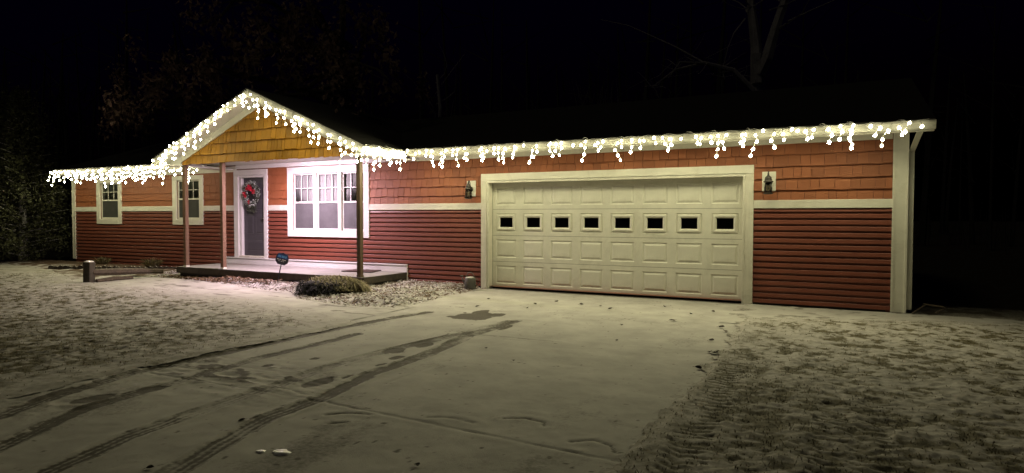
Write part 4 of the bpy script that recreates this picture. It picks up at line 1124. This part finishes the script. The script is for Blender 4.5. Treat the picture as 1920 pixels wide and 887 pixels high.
# leaf litter in the garden bed
def litter(name, mat, n, keep, hfn, x0, x1, y0, y1, size, lift):
    x = RNG.uniform(x0, x1, n); y = RNG.uniform(y0, y1, n); k = keep(x, y); x, y = x[k], y[k]; Z, at = hfn(x, y); n = len(x)
    a = RNG.uniform(0, 6.283, n); l = RNG.uniform(*size, n); tz = RNG.uniform(-0.35, 0.9, n); w = l * RNG.uniform(0.25, 0.5, n)
    dx = np.stack([np.cos(a), np.sin(a), tz * 0.6], -1) * l[:, None]; s = np.stack([-np.sin(a), np.cos(a), RNG.uniform(-0.6, 0.6, n)], -1) * w[:, None]
    c = np.stack([x, y, Z + RNG.uniform(*lift, n)], -1)
    curl = np.array([0, 0, 1]) * (l * RNG.uniform(0.05, 0.3, n))[:, None]
    co = np.stack([c - dx, c + s - curl, c + dx, c - s - curl, c + curl * 0], 1).reshape(-1, 3); b = np.arange(n)[:, None] * 5
    q = np.concatenate([b + np.array([[0, 4, 1]]), b + np.array([[1, 4, 2]]), b + np.array([[2, 4, 3]]), b + np.array([[3, 4, 0]])], 0)
    o = link(name, np_mesh(name, co, q, smooth=False), None, mat); o['kind'] = 'stuff'; return o
bk = lambda x, y: inside_poly(x, y, BED_POLY) & ~((x > -7.6) & (x < -1.86) & (y > -1.47)) & (y < -0.04)
litter('snowy_leaf_litter', M['litter_snow'], 13000, bk, bed_fn, -8.3, 0.2, -3.3, 0, (0.014, 0.040), (0.0, 0.035))
litter('leaf_litter', M['litter'], 9000, bk, bed_fn, -8.3, 0.2, -3.3, 0, (0.014, 0.04), (0.0, 0.03))
# drift of brown leaves caught against the slab edge
litter('leaf_drift', M['litter'], 1500, lambda x, y: bk(x, y) & (y < -1.45), lambda x, y: bed_fn(x, y), -7.9, -4.0, -1.85, -1.46, (0.025, 0.06), (0.0, 0.05))

# --- ornamental grass clump in front of the porch
og = thing('ornamental_grass', 'flattened clump of dry ornamental grass in the bed before the porch', 'grass clump', (-1.95, -2.30, 0.0))
M['clump_shade'] = paint('shaded_thatch', (0.0035, 0.003, 0.002), 0.5, 0.95, scale=9, bmp=0.6, bscale=40)  # near-black: the shade on the clump's front is painted into this colour
m = MB(); m.lathe([(0.54, -0.02), (0.55, 0.12), (0.50, 0.22), (0.36, 0.285), (0.15, 0.31), (0.02, 0.315)], 18); cr = m.build('crown', M['clump_shade'], og, True); cr.scale = (1.12, 0.76, 0.95)
n = 5200
a = RNG.uniform(0, 6.283, n); r0 = np.sqrt(RNG.random(n)) * 0.56; bx, by = np.cos(a) * r0 * 1.22, np.sin(a) * r0 * 0.80
# the side towards the drive has its shade put into near-black colour; straw lies on top, behind and on the right
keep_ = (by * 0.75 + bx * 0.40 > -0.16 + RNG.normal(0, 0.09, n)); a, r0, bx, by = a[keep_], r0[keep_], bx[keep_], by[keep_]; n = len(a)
bz = 0.30 * np.sqrt(np.clip(1 - (r0 / 0.60) ** 2, 0.02, 1)) + 0.01
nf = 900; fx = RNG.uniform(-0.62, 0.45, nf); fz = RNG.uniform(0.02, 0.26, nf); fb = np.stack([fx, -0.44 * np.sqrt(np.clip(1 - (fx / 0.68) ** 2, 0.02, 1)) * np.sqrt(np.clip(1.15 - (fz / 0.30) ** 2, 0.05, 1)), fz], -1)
blades('shaded_blades', M['clump_shade'], fb, fb + np.stack([RNG.normal(0, 0.06, nf), RNG.uniform(-0.12, 0.0, nf), RNG.uniform(-0.10, 0.03, nf)], -1), RNG.uniform(0.005, 0.010, nf), og)
aa = a * 0.4 + RNG.normal(-0.1, 0.6, n); ln = RNG.uniform(0.12, 0.36, n)
dx = np.cos(aa) * ln; dy = np.sin(aa) * ln * 0.6 + RNG.uniform(-0.04, 0.04, n)
base = np.stack([bx, by, bz], -1); mid = base + np.stack([dx * 0.5, dy * 0.5, RNG.uniform(0.01, 0.06, n)], -1)
tip = base + np.stack([dx, dy, np.clip(-bz * RNG.uniform(0.1, 0.9, n) * (r0 / 0.45), -0.25, 0.05)], -1)
tip[:, 2] = np.maximum(tip[:, 2], 0.02)
blades('dry_blades', M['straw'], base, tip, RNG.uniform(0.004, 0.009, n), og, mid)
n = 90; bx = RNG.uniform(-0.6, 0.8, n); base = np.stack([bx, RNG.uniform(-0.05, 0.40, n), np.full(n, 0.2)], -1)
tip = base + np.stack([RNG.normal(0, 0.06, n), RNG.normal(0, 0.05, n), RNG.uniform(0.06, 0.20, n)], -1)
blades('upright_stems', M['straw'], base, tip, np.full(n, 0.0025), og)

# --- small dried plants along the left wall
def dry_plant(label, x, y, r, h, n, mat, seed):
    t = thing('dry_plant', label, 'plant', (x, y, 0.05)); g = np.random.default_rng(seed)
    a = g.uniform(0, 6.283, n); rr_ = g.random(n) * r; base = np.stack([np.cos(a) * rr_ * 0.3, np.sin(a) * rr_ * 0.3, np.zeros(n)], -1)
    tip = np.stack([np.cos(a) * rr_, np.sin(a) * rr_, h * g.uniform(0.4, 1, n)], -1)
    blades('leaves', mat, base, tip, g.uniform(0.006, 0.012, n), t)
    m = MB()
    for i in range(5): b = g.normal(0, 1, 3); m.tube([(0, 0, -0.05), (b[0] * 0.05, b[1] * 0.05, h * 0.4), (b[0] * 0.1, b[1] * 0.1, h * 0.8)], 0.006, 4)
    m.build('stems', M['twig'], t)
dry_plant('low green-brown plant against the wall at the left porch corner', -10.2, -0.35, 0.42, 0.28, 260, M['turf'], 1)
dry_plant('dark withered plant by the wall below the far left window', -12.6, -0.3, 0.4, 0.25, 160, M['turf'], 2)

# --- trees
def crown_cloud(name, mat, pts, size, parent, droop=0.0):
    """leaf-sized faces at the given points"""
    n = len(pts); g = RNG
    d = g.normal(size=(n, 3)); d[:, 2] -= droop; d /= np.linalg.norm(d, axis=1, keepdims=True)
    s = np.cross(d, g.normal(size=(n, 3))); s /= np.linalg.norm(s, axis=1, keepdims=True) + 1e-9
    l = g.uniform(*size, n)[:, None]; w = l * g.uniform(0.22, 0.36, n)[:, None]; u = np.cross(d, s) * l * 0.18
    co = np.stack([pts, pts + d * l * 0.55 + s * w + u, pts + d * l, pts + d * l * 0.55 - s * w + u, pts + d * l * 0.5], 1).reshape(-1, 3); b = np.arange(n)[:, None] * 5
    q = np.concatenate([b + np.array([[0, 1, 4]]), b + np.array([[1, 2, 4]]), b + np.array([[2, 3, 4]]), b + np.array([[3, 0, 4]])], 0)
    o = link(name, np_mesh(name, co, q, smooth=False), parent, mat); o['kind'] = 'stuff'; return o
def evergreen(label, x, y, h, r, n, seed):
    t = thing('evergreen_tree', label, 'tree', (x, y, 0)); g = np.random.default_rng(seed)
    m = MB(); m.tube([(0, 0, -0.1), (0.05, 0, h * 0.4), (0, 0.05, h * 0.95)], [0.14, 0.09, 0.02], 8); m.build('trunk', M['bark'], t)
    pts = []; lim = MB()
    nb = 120
    for i in range(nb):
        f = (i + 0.5) / nb; z = 0.15 + f * (h - 0.2); rad = r * (1 - f) ** 0.62 * g.uniform(0.65, 1.12) * (0.75 + 0.25 * min(1, f * 6)); a = i * 2.399 + g.uniform(-.3, .3)
        e = np.array([math.cos(a) * rad, math.sin(a) * rad, z + rad * 0.18]); st = np.array([0, 0, z - 0.05])
        lim.tube([tuple(st), tuple((st + e) / 2 + np.array([0, 0, 0.03])), tuple(e)], [0.02, 0.012, 0.004], 4)
        k = int(n / nb * (0.4 + rad / r)); tt = g.random(k) ** 0.55
        pts.append(st + (e - st) * tt[:, None] + g.normal(size=(k, 3)) * (0.05 + 0.14 * tt[:, None]) * np.array([1, 1, 0.8]))
    lim.build('limbs', M['bark'], t)
    crown_cloud('crown', M['needles'], np.concatenate(pts), (0.05, 0.13), t, 0.2)
evergreen('dark conical evergreen at the left end of the house beside the lights', -16.35, -0.55, 5.4, 1.75, 17000, 3)
evergreen('second dark evergreen at the left edge of the picture', -19.6, -0.2, 6.6, 2.1, 12000, 4)

def limb(m, p0, p1, r0, r1, g, bend=0.12, n=6):
    p0, p1 = np.array(p0, float), np.array(p1, float); L = np.linalg.norm(p1 - p0); off = g.normal(size=3) * L * bend
    pts = []; rad = []
    for i in range(n + 1):
        f = i / n; pts.append(tuple(p0 + (p1 - p0) * f + off * math.sin(math.pi * f) + g.normal(size=3) * L * 0.012 * (0 < i < n))); rad.append(r0 + (r1 - r0) * f)
    m.tube(pts, rad, 6 if r0 > 0.03 else 4); return pts
# oak still holding withered leaves, reaching over the left roof
oak = thing('oak_tree', 'large oak behind the house with withered brown leaves over the left roof', 'tree', (-11.0, 8.2, 0))
g = np.random.default_rng(12); m = MB(); mb = MB(); pts = []
limb(m, (0, 0, -0.2), (0.3, -0.2, 5.5), 0.36, 0.26, g, 0.04); limb(m, (0.3, -0.2, 5.4), (0.6, -0.6, 10.5), 0.25, 0.08, g, 0.06)
M['oak_bark'] = paint('dark_oak_bark', (0.07, 0.06, 0.05), 0.35, 0.9, scale=6, stretch=(5, 5, 1), bmp=0.5, bscale=20)
m.build('trunk', M['oak_bark'], oak)
T = [(-3.0, -7.4, 4.9), (-2.1, -7.0, 4.55), (-1.3, -7.8, 4.6), (-0.6, -7.2, 4.7), (-1.0, -7.5, 5.5), (-2.5, -6.6, 6.5), (0.9, -7.4, 6.0), (2.6, -7.0, 6.3), (4.2, -7.3, 6.0), (5.6, -7.4, 5.6), (6.8, -7.5, 5.0), (7.9, -7.3, 4.75), (7.2, -7.6, 4.4), (4.7, -6.4, 6.6), (0.0, -6.5, 7.3), (3.4, -6.0, 7.5), (-4.0, -6.2, 6.2), (6.0, -6.0, 6.6), (2.0, -7.6, 5.6)]
for i, tg in enumerate(T):
    st = (0.3 + 0.02 * i, -0.25, 5.2 + (i % 5) * 0.7); tg = np.array(tg)
    pp = limb(mb, st, tg, 0.11, 0.022, g, 0.10, 8)
    for k in range(5):
        c = np.array(pp[5 + k % 4]) * 0.25 + tg * 0.75 + g.normal(size=3) * np.array([0.55, 0.5, 0.35])
        limb(mb, pp[4 + k % 4], c, 0.018, 0.005, g, 0.1, 3)
        cnt = int(g.integers(16, 60)); q_ = c + g.normal(size=(cnt, 3)) * np.array([0.12, 0.12, 0.26]); pts.append(q_)
mb.build('limbs', M['oak_bark'], oak)
crown_cloud('leaves', M['oak_leaf'], np.concatenate(pts), (0.10, 0.22), oak, 1.3)

# bare tree behind the garage roof
bt = thing('bare_tree', 'bare grey forked tree rising behind the garage roof', 'tree', (3.95, 11.5, 0))
g = np.random.default_rng(21); m = MB(); mb = MB()
limb(m, (0, 0, -0.2), (0.04, 0, 6.9), 0.36, 0.26, g, 0.012); limb(m, (0.0, 0, 5.9), (-0.30, 0.1, 9.6), 0.22, 0.10, g, 0.02); limb(m, (0.06, 0, 6.2), (1.1, 0.1, 9.4), 0.22, 0.12, g, 0.03)
limb(m, (-0.30, 0.2, 9.5), (-0.9, 0.2, 12), 0.10, 0.03, g); limb(m, (1.1, 0.1, 9.3), (2.2, 0.3, 12.5), 0.12, 0.03, g)
m.build('trunk', M['bark'], bt)
arch = [(0, -0.1, 5.55), (-0.7, -0.4, 6.35), (-1.6, -0.7, 6.62), (-2.5, -0.9, 6.45), (-3.3, -1.0, 5.9)]
mb.tube(arch, [0.10, 0.075, 0.055, 0.035, 0.015], 6)
mb.tube([arch[2], (-2.3, -1.2, 6.62), (-2.65, -1.3, 6.1)], [0.045, 0.028, 0.012], 5)
mb.tube([arch[2], (-2.6, -0.6, 7.3), (-4.2, -0.7, 8.2), (-5.3, -0.6, 8.6)], [0.04, 0.03, 0.018, 0.008], 5)
for i in range(26):
    p = np.array(arch[1 + i % 4]) + g.normal(size=3) * 0.2; limb(mb, p, p + g.normal(size=3) * np.array([0.9, 0.6, 0.6]), 0.014, 0.004, g, 0.12, 4)
for i in range(16):
    p = np.array((0.05, 0, 7.2)) + np.array([g.uniform(-.8, 1.6), 0, g.uniform(0.3, 4)]); limb(mb, (p[0] * 0.6, 0.1, p[2]), p + g.normal(size=3) * np.array([1.4, 0.8, 1.0]), 0.03, 0.005, g, 0.12, 4)
mb.build('limbs', M['bark'], bt)
bs = thing('bare_shrub', 'tall pale bare shrub showing faintly above the roof left of the forked tree', 'shrub', (-1.3, 10.5, 0)); m = MB()
for i in range(46):
    a = g.uniform(0, 6.28); rr_ = g.uniform(0.2, 1.0); limb(m, (0, 0, 0), (math.cos(a) * rr_, math.sin(a) * rr_, g.uniform(4.8, 6.4)), 0.03, 0.006, g, 0.05, 6)
m.build('stems', M['twig'], bs)
t2 = thing('slender_tree', 'slender bare tree trunk faint in the dark behind the middle of the roof', 'tree', (-9.0, 11.5, 0)); m = MB()
limb(m, (0, 0, -0.1), (0.1, 0.1, 7.5), 0.13, 0.08, g, 0.02); m.build('trunk', M['bark'], t2); m = MB()
for i in range(8): limb(m, (0.05, 0.05, 4 + i * 0.45), (g.uniform(-1.2, 1.2), g.uniform(-1, 1), 5.5 + i * 0.5), 0.025, 0.006, g, 0.1, 4)
m.build('limbs', M['bark'], t2)

# dark woodland behind and beside the house: one far mass of trunks and twigs
wd = MB(); g = np.random.default_rng(33)
for i in range(420):
    x, y = g.uniform(-60, 75), g.uniform(16, 60)
    if i % 3 == 0: x, y = g.uniform(14, 60), g.uniform(3, 20)
    if i % 7 == 0: x, y = g.uniform(-60, -24), g.uniform(0, 20)
    h = g.uniform(9, 16); r = g.uniform(0.08, 0.22); lean = g.normal(0, 0.5, 2)
    wd.tube([(x, y, -0.2), (x + lean[0] * 0.4, y + lean[1] * 0.4, h * 0.5), (x + lean[0], y + lean[1], h)], [r, r * 0.7, r * 0.15], 5, False)
    for k in range(7):
        z = h * g.uniform(0.3, 0.95); d = g.normal(0, 1, 2) * 1.6
        wd.tube([(x, y, z), (x + d[0], y + d[1], z + g.uniform(0.3, 1.8))], [r * 0.28, 0.01], 3, False)
    for k in range(10):
        d = g.normal(0, 1.2, 2); z = g.uniform(0.0, 0.2)
        wd.tube([(x + d[0], y + d[1], -0.1), (x + d[0] * 1.3, y + d[1] * 1.3, g.uniform(0.8, 2.6))], [0.02, 0.006], 3, False)
M['wood_mass'] = paint('woodland_bark', (0.045, 0.042, 0.04), 0.4, 0.95, scale=1, bmp=0)
o = wd.build('woodland', M['wood_mass']); o['kind'] = 'stuff'; o['label'] = 'dark leafless woodland behind and beside the house'
